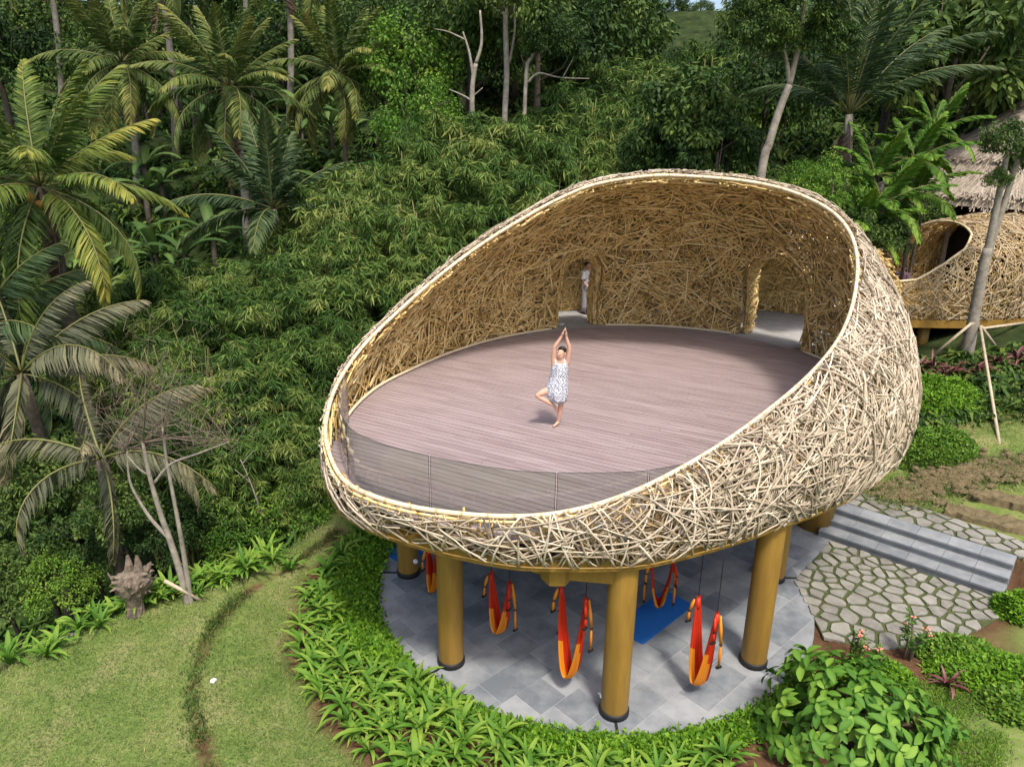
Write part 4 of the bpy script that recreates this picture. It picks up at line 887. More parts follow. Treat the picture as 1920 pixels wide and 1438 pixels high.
def palm(label, crown, L, mtl, n=20, spread=(-.75, 1.35), trunk_r=.15, dead=2, hang=.4, lw=.062, group=None, nuts=True, name='coconut_palm', trunkmat='trunk', bend=(.5, 1.5), base=None, key=None, ll=.85, hidden_trunk=False):
    key = key or (mtl.name, L, hang)
    if key not in palm.cache:
        palm.cache[key] = [frond_mesh(mtl, L*s, b, 90+k*3, hang, lw, ll*L/4.2) for k, (s, b) in enumerate(((.92, bend[0]), (1, (bend[0]+bend[1])/2), (1.05, bend[1])))]+[frond_mesh(mtl, L*.9, 1.2, 99, 1.0, lw, .7*L/4.2, True)]
    FR = palm.cache[key]; c = np.array(crown, float); b = base if base is not None else (c[0]+random.uniform(-.5, .5), c[1]+random.uniform(-.3, .5)); g = gz(*b[:2]); 
    T = thing(name, label, 'palm', (b[0], b[1], g), group=group); o0 = np.array([b[0], b[1], g]); cl_ = c-o0
    t = np.linspace(0, 1, 9)[:, None]; P = cl_*t; P[:, 0] += .25*np.sin(t[:, 0]*3)*(cl_[2]/8); P[:, :2] = P[:, :2]+(cl_[:2]-P[-1, :2])*t
    P[0, 2] -= .4; rr = trunk_r*np.linspace(1.35, .85, 9); obj('trunk', trunk_mesh(P, rr, MT[trunkmat]), T)
    for k in range(n+dead):
        az = k*2.39996+random.uniform(-.25, .25)
        if k < n: f = k/(n-1); el = spread[1]+(spread[0]-spread[1])*f**1.1+random.uniform(-.08, .08); fr = FR[min(2, int(f*3))]
        else: el = -1.15+random.uniform(-.1, .1); fr = FR[3]
        a = obj('frond', fr[1], T, cl_, (random.uniform(-.35, .35), -el, az), random.uniform(.88, 1.08)); obj('midrib', fr[0], a)
    if nuts:
        for k in range(9):
            a = random.random()*6.28; obj('coconut', NUT, T, cl_+np.array([.3*math.cos(a), .3*math.sin(a), -.25-.25*random.random()]), None, random.uniform(.8, 1.2))
    return T
palm.cache = {}
NUT = mesh('coconut', *lathe([(.001, -.13), (.08, -.10), (.11, 0), (.08, .09), (.001, .12)], 8), MT['coconut'], smooth=True)
def tree(label, px, py, y, R, crowns, cat='tree', name='leafy_tree', group=None, tm='darktrunk', sq=1.0, lean=0, pos=None):
    c = at_y(px, py, y) if pos is None else np.array(pos, float); b = np.array([c[0]+lean, c[1]+.3]); g = gz(*b)
    T = thing(name, label, cat, (b[0], b[1], g), group=group); h = c[2]-g; ce = np.array([-lean, -.3, h])
    r = max(.05, .05*R); t = np.linspace(0, 1, 6)[:, None]; P = np.c_[ce[0]*t, ce[1]*t+.15*np.sin(4*t), h*t]; P[0, 2] -= .3
    mb = MB(); mb.add(*tube(P, np.linspace(r*1.5, r*.5, 6), 7))
    for k in range(5):
        d = rnd_dir(rng, 1, .2, .9)[0]*R*.75; s = P[3+k % 3]; mb.add(*tube([s, s+d*.5+[0, 0, .1*R], ce+d], [r*.5, r*.3, r*.1], 5))
    obj('trunk', mb.mesh('trunk', MT[tm], True), T)
    obj('crown', random.choice(crowns), T, ce, (0, 0, random.random()*6.28), (R/2.5, R/2.5, R/2.5*sq)); return T
def bamboo(px, py, y, R, label, group=None):
    c = at_y(px, py, y); g = gz(c[0], c[1]); T = thing('bamboo_clump', label, 'bamboo', (c[0], c[1], g), group=group); h = c[2]-.3*R-g; s = R/2.8; rz = random.random()*6.28
    obj('foliage', random.choice(BAMB), T, (0, 0, h), (0, 0, rz), s); obj('culms', random.choice(CULM), T, (0, 0, h), (0, 0, rz), (s, s, max(s, (h+.4)/6.))); return T

# ------------------------------------------------------------------ palms
def cp(px, py, y): return at_y(px, py, y)
palm('large coconut palm with yellowing fronds and orange nuts at left edge', cp(75, 350, 21), 4.2, MT['palmyellow'], 26, trunk_r=.2, dead=2, trunkmat='darktrunk')
palm('coconut palm behind the left edge palm, trunk standing in bananas', cp(228, 118, 37), 3.9, MT['palm'], 26, dead=1)
palm('coconut palm with drooping dry lower fronds, third palm crown from left', cp(428, 165, 34), 4.1, MT['palm'], 28, dead=2)
palm('coconut palm with thin dark trunk left of the broadleaf trees', cp(633, 140, 37), 3.8, MT['palm'], 26, dead=1, trunkmat='darktrunk', trunk_r=.12)
palm('young palm with steep upright fronds left of the bamboo', cp(512, 392, 27), 3.6, MT['palmdark'], 18, (.0, 1.4), nuts=False, dead=1, bend=(.3, 1.0))
palm('palm with tall upright dark fronds rising behind the pavilion roof', cp(1592, 215, 27), 5.2, MT['palmdark'], 15, (.55, 1.5), dead=2, bend=(.3, 1.0), nuts=False)
palm('grey green sugar palm with arching fronds low at left', cp(40, 700, 17.5), 4.0, MT['arenga'], 15, (-.2, 1.1), nuts=False, dead=0, hang=1.0, lw=.06, name='sugar_palm', bend=(.9, 1.9), ll=.8, trunkmat='darktrunk')
palm('pale sugar palm with drooping fronds over the lawn edge', cp(190, 860, 14.6), 3.0, MT['arenga'], 11, (-.1, 1.0), nuts=False, dead=1, hang=1.1, lw=.055, name='sugar_palm', bend=(1.0, 2.1), ll=.8, trunkmat='darktrunk')
palm('dark sugar palm at the left picture edge below the large coconut palm', cp(-40, 640, 19), 4.0, MT['palmdark'], 14, (-.2, 1.1), nuts=False, dead=0, hang=.9, lw=.06, name='sugar_palm', bend=(.9, 1.9), ll=.8, trunkmat='darktrunk')
for k, (x, yb, x2, yt, y, lab) in enumerate([(100, 150, 78, -120, 46, 'slender pale palm trunk rising above the leftmost palms'), (325, 270, 290, -90, 40, 'leaning pale palm trunk between the second and third crowns'), (536, 190, 531, -110, 44, 'straight pale palm trunk between the third and fourth crowns'), (690, 60, 688, -120, 52, 'thin pale palm trunk above the fourth palm crown'), (452, 60, 446, -140, 55, 'far pale palm trunk above the third palm crown')]):
    c = cp(x2, yt, y); b = at_y(x, yb, y); palm(lab, c, 4.2, MT['palm'], 14, trunk_r=.15, base=(b[0], b[1]), trunkmat='palebark')
ARE = [(1640, 330, 25.5, 'left'), (1715, 300, 26, 'middle'), (1750, 250, 28, 'right'), (1655, 385, 24.5, 'lower left'), (1715, 360, 27, 'lower right'), (1610, 430, 24, 'lowest')]
for x, yp, y, wh in ARE:
    palm(f'{wh} bright feathery palm between pavilion roof and thatched house', cp(x, yp, y), 2.0, MT['bright'], 12, (-.2, 1.3), .05, 0, .25, .07, 'bright feathery palms beside the thatched house', False, 'feather_palm', 'darktrunk', (.5, 1.2), None, None, .95)
# ------------------------------------------------------------------ bamboo clumps
BC = [(870, 300, 30, 3.2), (760, 330, 28.5, 2.9), (980, 300, 30, 3.2), (700, 425, 25, 2.7), (820, 425, 25.5, 2.8), (930, 395, 27, 3.0), (1050, 330, 30, 3.0), (1150, 300, 33, 3.2), (1090, 235, 37, 3.5), (625, 520, 23, 2.4), (725, 540, 23, 2.3), (560, 620, 21, 2.2), (640, 640, 20.5, 1.9), (480, 560, 24, 2.6), (395, 640, 21.5, 2.3), (480, 725, 19, 2.0), (560, 760, 18.5, 1.8), (420, 805, 17.5, 1.9), (350, 720, 19.5, 2.1), (320, 560, 26, 2.6), (495, 855, 17, 1.6), (580, 850, 17.2, 1.4), (1185, 185, 43, 3.8), (1245, 225, 38, 3.2), (300, 800, 18.5, 1.9), (250, 650, 22.5, 2.3), (1010, 420, 28, 2.2), (600, 420, 28, 2.6), (1330, 150, 46, 3.6), (150, 600, 25, 2.4), (560, 930, 16.6, 1.1)]
spots = ['upper middle of', 'left shoulder of', 'top of', 'lower left of', 'heart of', 'right of centre in', 'upper right of', 'far right of', 'back of']
rows = {'on the slope above the pavilion roof': [], 'level with the pavilion rim top': [], 'beside the upper left pavilion wall': [], 'beside the lower left pavilion wall': []}
for b_ in BC: rows[list(rows)[0 if b_[1] < 260 else 1 if b_[1] < 450 else 2 if b_[1] < 680 else 3]].append(b_)
ORD = ['first', 'second', 'third', 'fourth', 'fifth', 'sixth', 'seventh', 'eighth', 'ninth', 'tenth', 'eleventh', 'twelfth', 'thirteenth']
for rn, bs in rows.items():
    for k, (x, yp, y, R) in enumerate(sorted(bs)): bamboo(x, yp, y, R, f'bamboo clump, {ORD[k]} from left, {rn}', 'bamboo clumps in the gully')
# ------------------------------------------------------------------ broadleaf trees and shrubs
for x, yp, y, R, cr, lab in [
    (880, 60, 40, 3.6, CRB, 'dark leafy tree with bare grey limbs above the bamboo'), (1010, 50, 42, 3.8, CRB, 'spreading dark tree at the top middle of the hillside'), (760, 130, 38, 2.8, CRG, 'light green leafy tree right of the fourth palm'), (790, 230, 34, 2.2, CRG, 'yellow green shrub at the left top of the bamboo'),
    (1130, 90, 48, 4.0, CRB, 'leafy tree left of the round dark tree on the skyline'), (1180, 75, 62, 3.4, CRD, 'round dark green tree beside the small patch of sky'), (1430, 55, 52, 3.6, CRB, 'tree right of the small patch of sky'), (1290, 215, 29, 2.1, CRD, 'dark blue green shrub behind the pavilion roof crest'), (1345, 285, 27, 1.6, CRD, 'dark shrub touching the pavilion roof crest'), (1240, 290, 29, 1.5, CRD, 'low dark bush left behind the roof crest'),
    (1440, 170, 34, 2.6, CRB, 'fine leaved tree behind the pale forked trunk'), (1380, 200, 36, 2.4, CRG, 'lighter fine leaved tree left of the pale forked trunk'), (1790, 110, 35, 4.0, CRD, 'big dark broad leaved tree above the thatched house'), (1890, 60, 38, 4.0, CRB, 'tree in the top right corner'), (350, 10, 62, 3.6, CRB, 'tree on the skyline above the second palm crown'), (1690, 60, 42, 4.2, CRB, 'leafy tree right of the upright palm'), (1870, 190, 36, 2.6, CRD, 'dense tree close behind the thatched roof'),
    (1560, 350, 24.5, 1.2, CRG, 'bright green bush right behind the pavilion roof'), (1510, 345, 25, .9, CRG, 'small bright bush on top of the roof edge'), (1620, 440, 23.5, 1.1, CRB, 'dark bush at the right shoulder of the pavilion'), (1660, 445, 23.6, .8, CRB, 'dark bush left of the woven hall opening'), (1720, 400, 31, 1.2, CRB, 'dark bush between woven hall and thatched house'),
    (520, 975, 16.2, 1.2, CRG, 'bright green bush left of the pavilion rim'), (610, 950, 16.8, 1.0, CRG, 'bright green bush touching the pavilion rim'), (450, 1010, 15.4, 1.0, CRG, 'light green bush beside the bare twiggy tree'), (600, 1000, 15.9, .8, CRG, 'low bright bush at the end of the grass ridge'), (70, 900, 15.8, 1.3, CRB, 'shaded bush under the left sugar palm'), (215, 950, 14.2, .9, CRB, 'shaded bush under the pale sugar palm'), (60, 1010, 15.0, 1.3, CRB, 'dark bush at the left edge beyond the lawn'), (160, 1020, 14.8, 1.1, CRB, 'dark bush behind the gnarled stump'), (-10, 1090, 13.4, 1.0, CRB, 'dark bush in the left corner above the lawn'), (110, 1090, 13.6, .8, CRG, 'leafy bush left of the gnarled stump'), (310, 1000, 14.6, .9, CRB, 'dark bush between the bare stems'), (400, 960, 16, 1.2, CRB, 'shaded bush below the bamboo')]:
    tree(lab, x, yp, y, R, cr)
q = np.random.default_rng(11); n = 0
while n < 62:                                                     # the wooded slope
    y = q.uniform(46, 82); x = q.uniform(-.85, .85)*y; g = gz(x, y); R = q.uniform(2.4, 4.0); pz = np.array([x, y, g+R*q.uniform(.9, 1.7)])
    d = pz-[0, 0, CZ]; px = PW/2+FPX*(d@Rv)/(d@Fv)
    if 1150 < px < 1370 and y > 50: continue
    tree('leafy tree on the wooded slope far behind', 0, 0, 0, R, CRB+CRG[:1] if px > 650 else CRB, pos=pz, group='trees of the wooded slope'); n += 1
for x, y, R, lab in ((1215, 78, 1.5, 'low tree on the skyline left under the patch of sky'), (1262, 76, 1.3, 'low tree on the skyline in the middle under the patch of sky'), (1310, 79, 1.5, 'low tree on the skyline right under the patch of sky'), (20, 60, 3.2, 'skyline tree in the top left corner'), (95, 62, 3.2, 'skyline tree right of the top left corner')):
    d = ray(x, 40); xx = d[0]/d[1]*y; tree(lab, 0, 0, 0, R, CRB, pos=(xx, y, gz(xx, y)+(R*.45 if R < 2 else R)))
def treepath(label, name, y, stems, tm, crown=None):
    """trunk drawn as tubes through picture points on one depth; stems: list of (pixels, r0, r1)"""
    b = at_y(*stems[0][0][0], y); g = gz(b[0], y); T = thing(name, label, 'tree', (b[0], y, g)); o0 = np.array([b[0], y, g])
    for k, (pts, r0, r1) in enumerate(stems):
        P = np.array([at_y(p[0], p[1], y+(p[2] if len(p) > 2 else 0)) for p in pts])-o0
        if k == 0 and P[0, 2] > .1: P = np.vstack([[P[0, 0]-.1, 0, -.3], P])
        P = catmull(P, 4, False); obj('trunk' if k == 0 else 'branch', trunk_mesh(P, np.linspace(r0, r1, len(P)), MT[tm]), T)
    for (px, py, dy, R, cr) in (crown or []): obj('crown', random.choice(cr), T, at_y(px, py, y+dy)-o0, (0, 0, random.random()*6), R/2.5)
    return T
treepath('slender tree with pale forked trunk rising behind the pavilion roof', 'forked_tree', 25, [([(1425, 345), (1442, 270), (1462, 205), (1480, 160)], .15, .11), ([(1480, 160), (1492, 110), (1503, 60), (1510, -30)], .10, .06), ([(1480, 160), (1476, 120), (1470, 85), (1480, 20)], .075, .04)], 'palebark', [(1440, 60, -.4, .9, CRD), (1545, 70, .2, 1.0, CRD), (1500, 10, 0, 1.2, CRD), (1420, 20, .4, 1.0, CRB)])
treepath('bare grey limbed tree standing in the bamboo', 'bare_tree', 33, [([(885, 215), (886, 160), (892, 120)], .12, .09), ([(892, 120), (903, 80), (900, 20)], .08, .04), ([(888, 150), (880, 100), (868, 60)], .07, .03), ([(886, 190), (865, 178), (842, 168)], .05, .02), ([(888, 180), (905, 165)], .03, .015), ([(872, 75), (840, 60), (815, 55)], .04, .015)], 'palebark')
treepath('tall tree trunk above the bamboo, right of the bare limbed tree', 'tall_tree', 35, [([(946, 230), (950, 140), (948, 60), (948, -20)], .14, .11), ([(955, 120), (965, 60), (964, 10)], .06, .04), ([(948, 30), (920, 10), (900, -10)], .06, .03)], 'trunk', [(960, -10, 0, 2.4, CRB)])
treepath('tree with winding pale branch above the bamboo', 'winding_tree', 34, [([(985, 170), (995, 110), (1020, 85)], .10, .06), ([(990, 155), (1010, 138), (1050, 146), (1105, 148)], .06, .015), ([(1055, 146), (1075, 110)], .03, .012)], 'palebark', [(1040, 75, 0, 1.3, CRB)])
# bare twiggy tree and stump at the lawn edge
def twiggy(label, y, stems, region, nt):
    T = treepath(label, 'bare_tree', y, stems, 'palebark'); o0 = np.array(T.location); q = np.random.default_rng(5); mb = MB(); tips = [s[0][-1] for s in stems]
    for k in range(nt):
        cx, cy, rx, ry = region[q.integers(len(region))]; p = at_y(q.normal(cx, rx), q.normal(cy, ry), y+q.normal(0, .5))-o0; d = rnd_dir(q, 1, .25, 1)[0]*q.uniform(.15, .55); e = p+d
        mb.add(*tube([p, (p+e)/2+q.normal(0, .03, 3), e], [.0045, .003, .0018], 3, cap=False), tint=q.random())
        if k % 6 == 0:
            t = tips[q.integers(len(tips))]; s = at_y(t[0], t[1], y)-o0
            if np.linalg.norm(s-p) < 2.2: mb.add(*tube([s, (s+p)/2+[0, 0, .1], p], [.009, .006, .003], 3, cap=False), tint=q.random())
    stuff(obj('twigs', mb.mesh('twigs', MT['twig']), T)); return T
twiggy('leaning bare tree with pale stems and hazy twigs at the lawn edge', 12.15, [([(358, 1158), (340, 1080), (318, 1010), (300, 960), (280, 890), (268, 830)], .075, .03), ([(362, 1155), (348, 1060), (338, 1000), (325, 930), (312, 860), (305, 800)], .055, .02), ([(318, 1010), (285, 975), (262, 940), (243, 900), (238, 840)], .04, .015), ([(290, 905), (320, 870), (372, 850), (430, 828)], .03, .012), ([(280, 890), (262, 880), (235, 850)], .02, .01), ([(330, 950), (318, 890), (306, 820)], .025, .012)], [(270, 740, 50, 55), (320, 720, 45, 60), (215, 790, 40, 50), (390, 810, 45, 30)], 420)
treepath('thin grey sapling between the bamboo and the bright bush', 'bare_sapling', 15.6, [([(492, 1000), (485, 950), (468, 900), (450, 860)], .03, .012), ([(470, 905), (440, 880)], .014, .006), ([(455, 870), (470, 850), (478, 845)], .012, .005)], 'palebark')
MT['darktrunk2'] = mat('dead_stump_wood', (.07, .052, .036), (.24, .19, .14), .95, nscale=9, bump=1, bscale=18)
sb = at_z(258, 1172, -.1); sb[2] = gz(sb[0], sb[1]); ST = thing('gnarled_stump', 'gnarled grey dead stump with root prongs at the lawn edge', 'stump', sb, scale=.85)
q = np.random.default_rng(3); V, F = lathe([(.21, -.2), (.19, 0), (.17, .25), (.18, .5), (.27, .62), (.34, .8), (.33, .98), (.25, 1.1), (.1, 1.15)], 26)
ang = np.arctan2(V[:, 1], V[:, 0]); V[:, :2] *= (1+.14*np.sin(ang*5+V[:, 2]*9)+.10*np.sin(ang*9-V[:, 2]*16)+q.normal(0, .035, len(V)))[:, None]; V[:, 0] += .1*V[:, 2]
mb = MB(); mb.add(V, F); obj('trunk', mb.mesh('trunk', MT['darktrunk2']), ST)
for k in range(22):
    a = q.uniform(0, 6.28); z = q.uniform(.45, 1.1); p = np.array([.27*math.cos(a)+.1*z, .3*math.sin(a), z]); d = np.array([math.cos(a), math.sin(a), q.uniform(-.3, 1.2)])*q.uniform(.08, .26)
    mb = MB(); mb.add(*tube([p*.7+[0, 0, .3*z], p, p+d*.6+q.normal(0, .05, 3), p+d], [.07, .055, .04, .012], 6)); obj('root_prong', mb.mesh('root_prong', MT['darktrunk2'], True), ST)
for x in (.02, .22):
    mb = MB(); mb.add(*tube([(x, 0, 1.05), (x+.03, 0, 1.3), (x+.02, .02, 1.5)], [.12, .08, .03], 8)); obj('root_prong', mb.mesh('root_prong', MT['darktrunk2']), ST)
a = at_z(308, 1090, .55); a = at_y(308, 1088, 12.0); b = at_z(383, 1143, 0); b[2] = gz(b[0], b[1])-.02
mb = MB(); mb.add(*tube([b, a], .035, 8)); tag(obj('wooden_prop', mb.mesh('wooden_prop', MT['pole'], True)), 'wooden prop leaning against the bare tree at the lawn edge', 'pole')
rk = at_z(137, 1193, -.1); mb = MB(); V, F = lathe([(.15, -.15), (.2, 0), (.14, .1), (.03, .13)], 9); V[:, 0] *= 1.5; V += q.normal(0, .015, V.shape); mb.add(V, F); tag(obj('rock', mb.mesh('rock', MT['slate']), None, (rk[0], rk[1], gz(rk[0], rk[1])+.03)), 'flat grey rock at the far edge of the left lawn', 'rock')

# ------------------------------------------------------------------ bananas and undergrowth
def banana_leaf():
    K = 9; t = np.linspace(0, 1, K); w = .17*np.sin(math.pi*(t*.93+.05))**.6; ang = .5-1.5*t**1.3; x = np.r_[0, np.cumsum(np.cos(ang[:-1]))]*.22; z = np.r_[0, np.cumsum(np.sin(ang[:-1]))]*.22
    V = np.stack([np.c_[x, -w, z-.06], np.c_[x, 0*w, z], np.c_[x, w, z-.06]], 1).reshape(-1, 3); i = np.arange(K-1)[:, None]*3; F = np.vstack([i+[0, 1, 4, 3], i+[1, 2, 5, 4]])
    return mesh('leaf', V, F, MT['banana'], np.tile([.4, .8, .5], K), True)
BL = banana_leaf(); BST = mesh('stem', *tube([(0, 0, -.3), (.03, 0, .8), (0, .03, 1.6)], [.12, .1, .06], 7), MT['darktrunk'], smooth=True)
n = 0; q = np.random.default_rng(21)
while n < 95:
    if n < 80: y = q.uniform(33, 58); x = q.uniform(-.50, -.14)*y
    else: y = q.uniform(24, 33); x = q.uniform(-.5, -.3)*y
    g = gz(x, y); s = q.uniform(.8, 1.35); T = thing('banana_plant', 'banana plant with paddle leaves on the slope under the palms', 'banana plant', (x, y, g), (0, 0, q.random()*6), 'banana plants on the slope', s)
    obj('stem', BST, T)
    for k in range(6): obj('leaf', BL, T, (0, 0, 1.5), (0, -q.uniform(-.1, .75), k*1.05+q.uniform(-.3, .3)), q.uniform(.8, 1.15))
    n += 1
def scatter(n, seed, ylo, yhi, xlo, xhi, f):
    q = np.random.default_rng(seed); P = []
    while len(P) < n:
        y = q.uniform(ylo, yhi, 4000); x = q.uniform(xlo, xhi, 4000)*(y if abs(xhi) < 2 else 1); m = f(x, y); P += list(np.c_[x[m], y[m]])
    return np.array(P[:n]), q
def tufts(name, P, q, per, L, W, m, el=(.1, 1.35), bend=.5, zoff=0, seg=2, tj=.15, patch=0.):
    z = ground(P[:, 0], P[:, 1])+zoff; B = np.repeat(np.c_[P, z], per, 0); n = len(B); az = q.random(n)*6.283; e = q.uniform(*el, n)
    D = np.stack([np.cos(az)*np.cos(e), np.sin(az)*np.cos(e), np.sin(e)], -1); sc = np.repeat(q.uniform(.6, 1.4, len(P)), per)
    V, F = leaf_quads(B+q.normal(0, .08, B.shape)*[1, 1, .3], D, q.uniform(*L, n)*sc, q.uniform(*W, n)*sc, q, bend, seg)
    t = np.clip(np.repeat(q.normal(.45, .2, len(P))+patch*(.6*noise2(P[:, 0]+.5*P[:, 1], P[:, 1], 1.3, 12)+.4*noise2(P[:, 0], P[:, 1], .35, 15)-.5), per)+q.normal(0, tj, n), 0, 1); return stuff(obj(name, mesh(name, V, F, m, np.repeat(t, 6 if seg == 2 else 4))))
br = lambda x, y: polydist(x, y, BROW)
P, q = scatter(6500, 31, 13, 62, -.85, .85, lambda x, y: ((br(x, y) > .9) | (y > 25)) & ((np.hypot((x-2.5)/7.4, (y-15.8)/8.2) > 1) | (ground(x, y) < 1.2)) & ~((x > 11) & (y > 24) & (y < 40) & (x < 31)))
u_ = tufts('undergrowth', P, q, 16, (.45, 1.15), (.07, .2), MT['under']); u_['label'] = 'dark leafy undergrowth covering the gully and hillside'; u_['category'] = 'undergrowth'
P, q = scatter(1500, 32, 16, 30, 6, 26, lambda x, y: (x > 8.8) & (y > 19.5) & ~((y > 23.8) & (y < 31) & (x > 12)))
u_ = tufts('undergrowth', P, q, 14, (.2, .55), (.05, .14), MT['under']); u_['label'] = 'leafy ground plants on the bank below the woven hall'; u_['category'] = 'undergrowth'
# yellow-green ginger plants along the brow
STRAP = []
for k in range(3):
    K = 6; t = np.linspace(0, 1, K); w = (.030+.006*k)*np.sin(math.pi*(t*.86+.12))**.7; ang = .95-(1.3+.4*k)*t; x = np.r_[0, np.cumsum(np.cos(ang[:-1]))]/(K-1); z = np.r_[0, np.cumsum(np.sin(ang[:-1]))]/(K-1)
    V = np.stack([np.c_[x*.55, -w, z*.55+w*.35], np.c_[x*.55, 0*w, z*.55], np.c_[x*.55, w, z*.55+w*.35]], 1).reshape(-1, 3); i = np.arange(K-1)[:, None]*3
    STRAP.append(mesh('leaf', V, np.vstack([i+[0, 1, 4, 3], i+[1, 2, 5, 4]]), MT['lily'], np.clip(np.repeat(t, 3)*.6+.25, 0, 1), True))
def rosette(name, label, cat, x, y, s, nl, group, meshes=STRAP, q=q, el=(-.35, .45), z=None):
    T = thing(name, label, cat, (x, y, gz(x, y) if z is None else z), (0, 0, q.random()*6.28), group, s); a = q.random()
    for k in range(nl): obj('leaf', meshes[q.integers(len(meshes))], T, (0, 0, .0), (q.uniform(-.3, .3), -q.uniform(*el), k*2.39996+a), q.uniform(.75, 1.15))
    return T
q = np.random.default_rng(41); cand = []
XY = np.c_[q.uniform(-4.3, 7.5, 9000), q.uniform(6.2, 15.2, 9000)]; pdist = polydist(XY[:, 0], XY[:, 1], BEDO)
for (x, y), pd_ in zip(XY, pdist):
    dd = math.hypot(x-DC[0], y-DC[1])-DR
    lim = .95 if x < -.6 and y > 10.6 else (.25 if x < 0 else .55)
    if dd < lim or pd_ > -.10 or abs(x) > .75*y+.3: continue
    if x > 3.3 and (x-3.3)*.8+(y-8.2) > .25: continue
    sp = .25 if dd < 1.7 else .36
    if all(math.hypot(x-a, y-b) > sp for a, b in cand): cand.append((x, y))
print('lilies', len(cand))
for x, y in cand:
    rosette('strap_leaf_plant', 'green strap leaved plant in the bed round the paved terrace', 'plant', x, y, q.uniform(.65, 1.1), int(q.integers(10, 18)), 'strap leaved plants in the terrace bed', q=q)
q = np.random.default_rng(43)
for k in range(46):
    t = q.uniform(.17, .43); p = BROW[int(t*(len(BROW)-1))]; x = p[0]+q.normal(-.25, .3); y = p[1]+q.normal(.45, .3)
    rosette('ginger_plant', 'yellow green ginger plant along the far edge of the lawn', 'plant', x, y, q.uniform(.8, 1.25), 13, 'ginger plants along the lawn edge', q=q, el=(-.1, .7))
# ground cover ring, lawn grass, hedge strip
q = np.random.default_rng(51); a = q.uniform(0, 2*math.pi, 60000); rr = DR+.06+q.random(60000)*np.where(np.cos(a) < .1, np.where(np.sin(a) < -.55, .42, .95), .40); x = DC[0]+rr*np.cos(a); y = DC[1]+rr*np.sin(a)
m = ~((x > 5.3) & (y > 10.4)) & (y < 17.2) & (polydist(x, y, BROW) < .3); P = np.c_[x, y][m][:34000]
o = tufts('ground_cover', P[:9000], q, 5, (.05, .10), (.035, .07), MT['cover'], (.1, 1.3), .3, .03, 1, .2); o['label'] = 'bright green creeping ground cover ring beside the paving'; o['category'] = 'ground cover'
P, q = scatter(60000, 53, 5, 16, -13, 2, lambda x, y: (polydist(x, y, BEDO) > .12) & (br(x, y) < .5) & (np.abs(polydist(x, y, HEDGE)) > .16) & (x < .6) & (np.abs(x) < .95*y))
o = tufts('lawn_grass', P, q, 2, (.03, .07), (.006, .012), MT['grass'], (.2, 1.3), .3, 0, 1, .18, 1.3); o['label'] = 'short dry green lawn grass at lower left'; o['category'] = 'grass'
P, q = scatter(14000, 54, 8, 20, 8, 16, lambda x, y: ((y > 15.8) | (x > 9.5)) & ((x-8.2)*.65+(y-16.2)*.76 > -1.0+0*x) & ~((x < 12.2) & (y < 16.8) & (y > 12.2)))
o = tufts('bank_grass', P, q, 2, (.05, .11), (.008, .016), MT['grass'], (.2, 1.3), .3, 0, 1, .18, 1.2); o['label'] = 'rough grass on the bank at right'; o['category'] = 'grass'
q = np.random.default_rng(55); k = q.random(900)*(len(HEDGE)-1); hp_ = HEDGE[k.astype(int)]; P = hp_+q.normal(0, .05, (900, 2)); dn = (noise2(P[:, 0], P[:, 1], .7, 4) > .3)
hd = tufts('hedge_strip', P[dn], q, 7, (.04, .11), (.008, .018), MT['under'], (.5, 1.4), .2, 0, 1); hd['label'] = 'thin dark hedge strip dividing the two lawns'; hd['category'] = 'hedge'
# ------------------------------------------------------------------ right hand garden
LEAF = []
for k in range(2):
    K = 6; t = np.linspace(0, 1, K); w = .052*np.sin(math.pi*(t*.94+.03))**.8; x = t*.21; z = -.05*t**2*(1+k)
    V = np.stack([np.c_[x, -w, z+w*.3], np.c_[x, 0*w, z], np.c_[x, w, z+w*.3]], 1).reshape(-1, 3); i = np.arange(K-1)[:, None]*3
    LEAF.append(mesh('leaf', V, np.vstack([i+[0, 1, 4, 3], i+[1, 2, 5, 4]]), MT['bigleaf'], np.tile([.55, .75, .55], K), True))
bb = at_z(1600, 1375, .2); BUSH = thing('broad_leaf_bush', 'large glossy broad leaved bush in the bottom right foreground', 'bush', (bb[0], bb[1], 0)); q = np.random.default_rng(61)
mb = MB()
for k in range(26):
    d = rnd_dir(q, 1, .1, .95)[0]*np.array([1.25, 1.0, .95]); mb.add(*tube([(0, 0, -.1), d*.5+[0, 0, .12], d*.95], [.03, .018, .006], 5), tint=q.random())
stuff(obj('stems', mb.mesh('stems', MT['twig']), BUSH))
camd = np.array([-bb[0], -bb[1], CZ]); camd /= np.linalg.norm(camd)
mb = MB(); cnt = 0; todo = []
for k in range(230):
    d = rnd_dir(q, 1, -.05, 1)[0]; rr = q.uniform(.6, 1.0)*(.72+.5*float(noise2(np.array([d[0]*2+3]), np.array([d[1]*2+d[2]*2]), .62, 6)[0])); c = d*rr*np.array([1.55, 1.15, 1.3])+[0, 0, .1]; ax = unit(d+[0, 0, .5])
    for j in range(6): todo.append((c+ax*(.03*j-.05), ax, j*2.4+q.random(), q.uniform(.75, 1.25), (c@camd)))
todo.sort(key=lambda t: -t[4]); stv = []
def leafmat(ax, az, tilt):
    Z = Vector(ax); X = Z.orthogonal(); X.rotate(Matrix.Rotation(az, 3, Z)); Xd = (X*math.cos(tilt)+Z*math.sin(tilt)).normalized(); Y = Z.cross(Xd).normalized(); return Matrix((Xd, Y, Xd.cross(Y))).transposed()
lco = [np.array([v.co[:] for v in m.vertices]) for m in LEAF]; lfa = np.array([p.vertices[:] for p in LEAF[0].polygons])
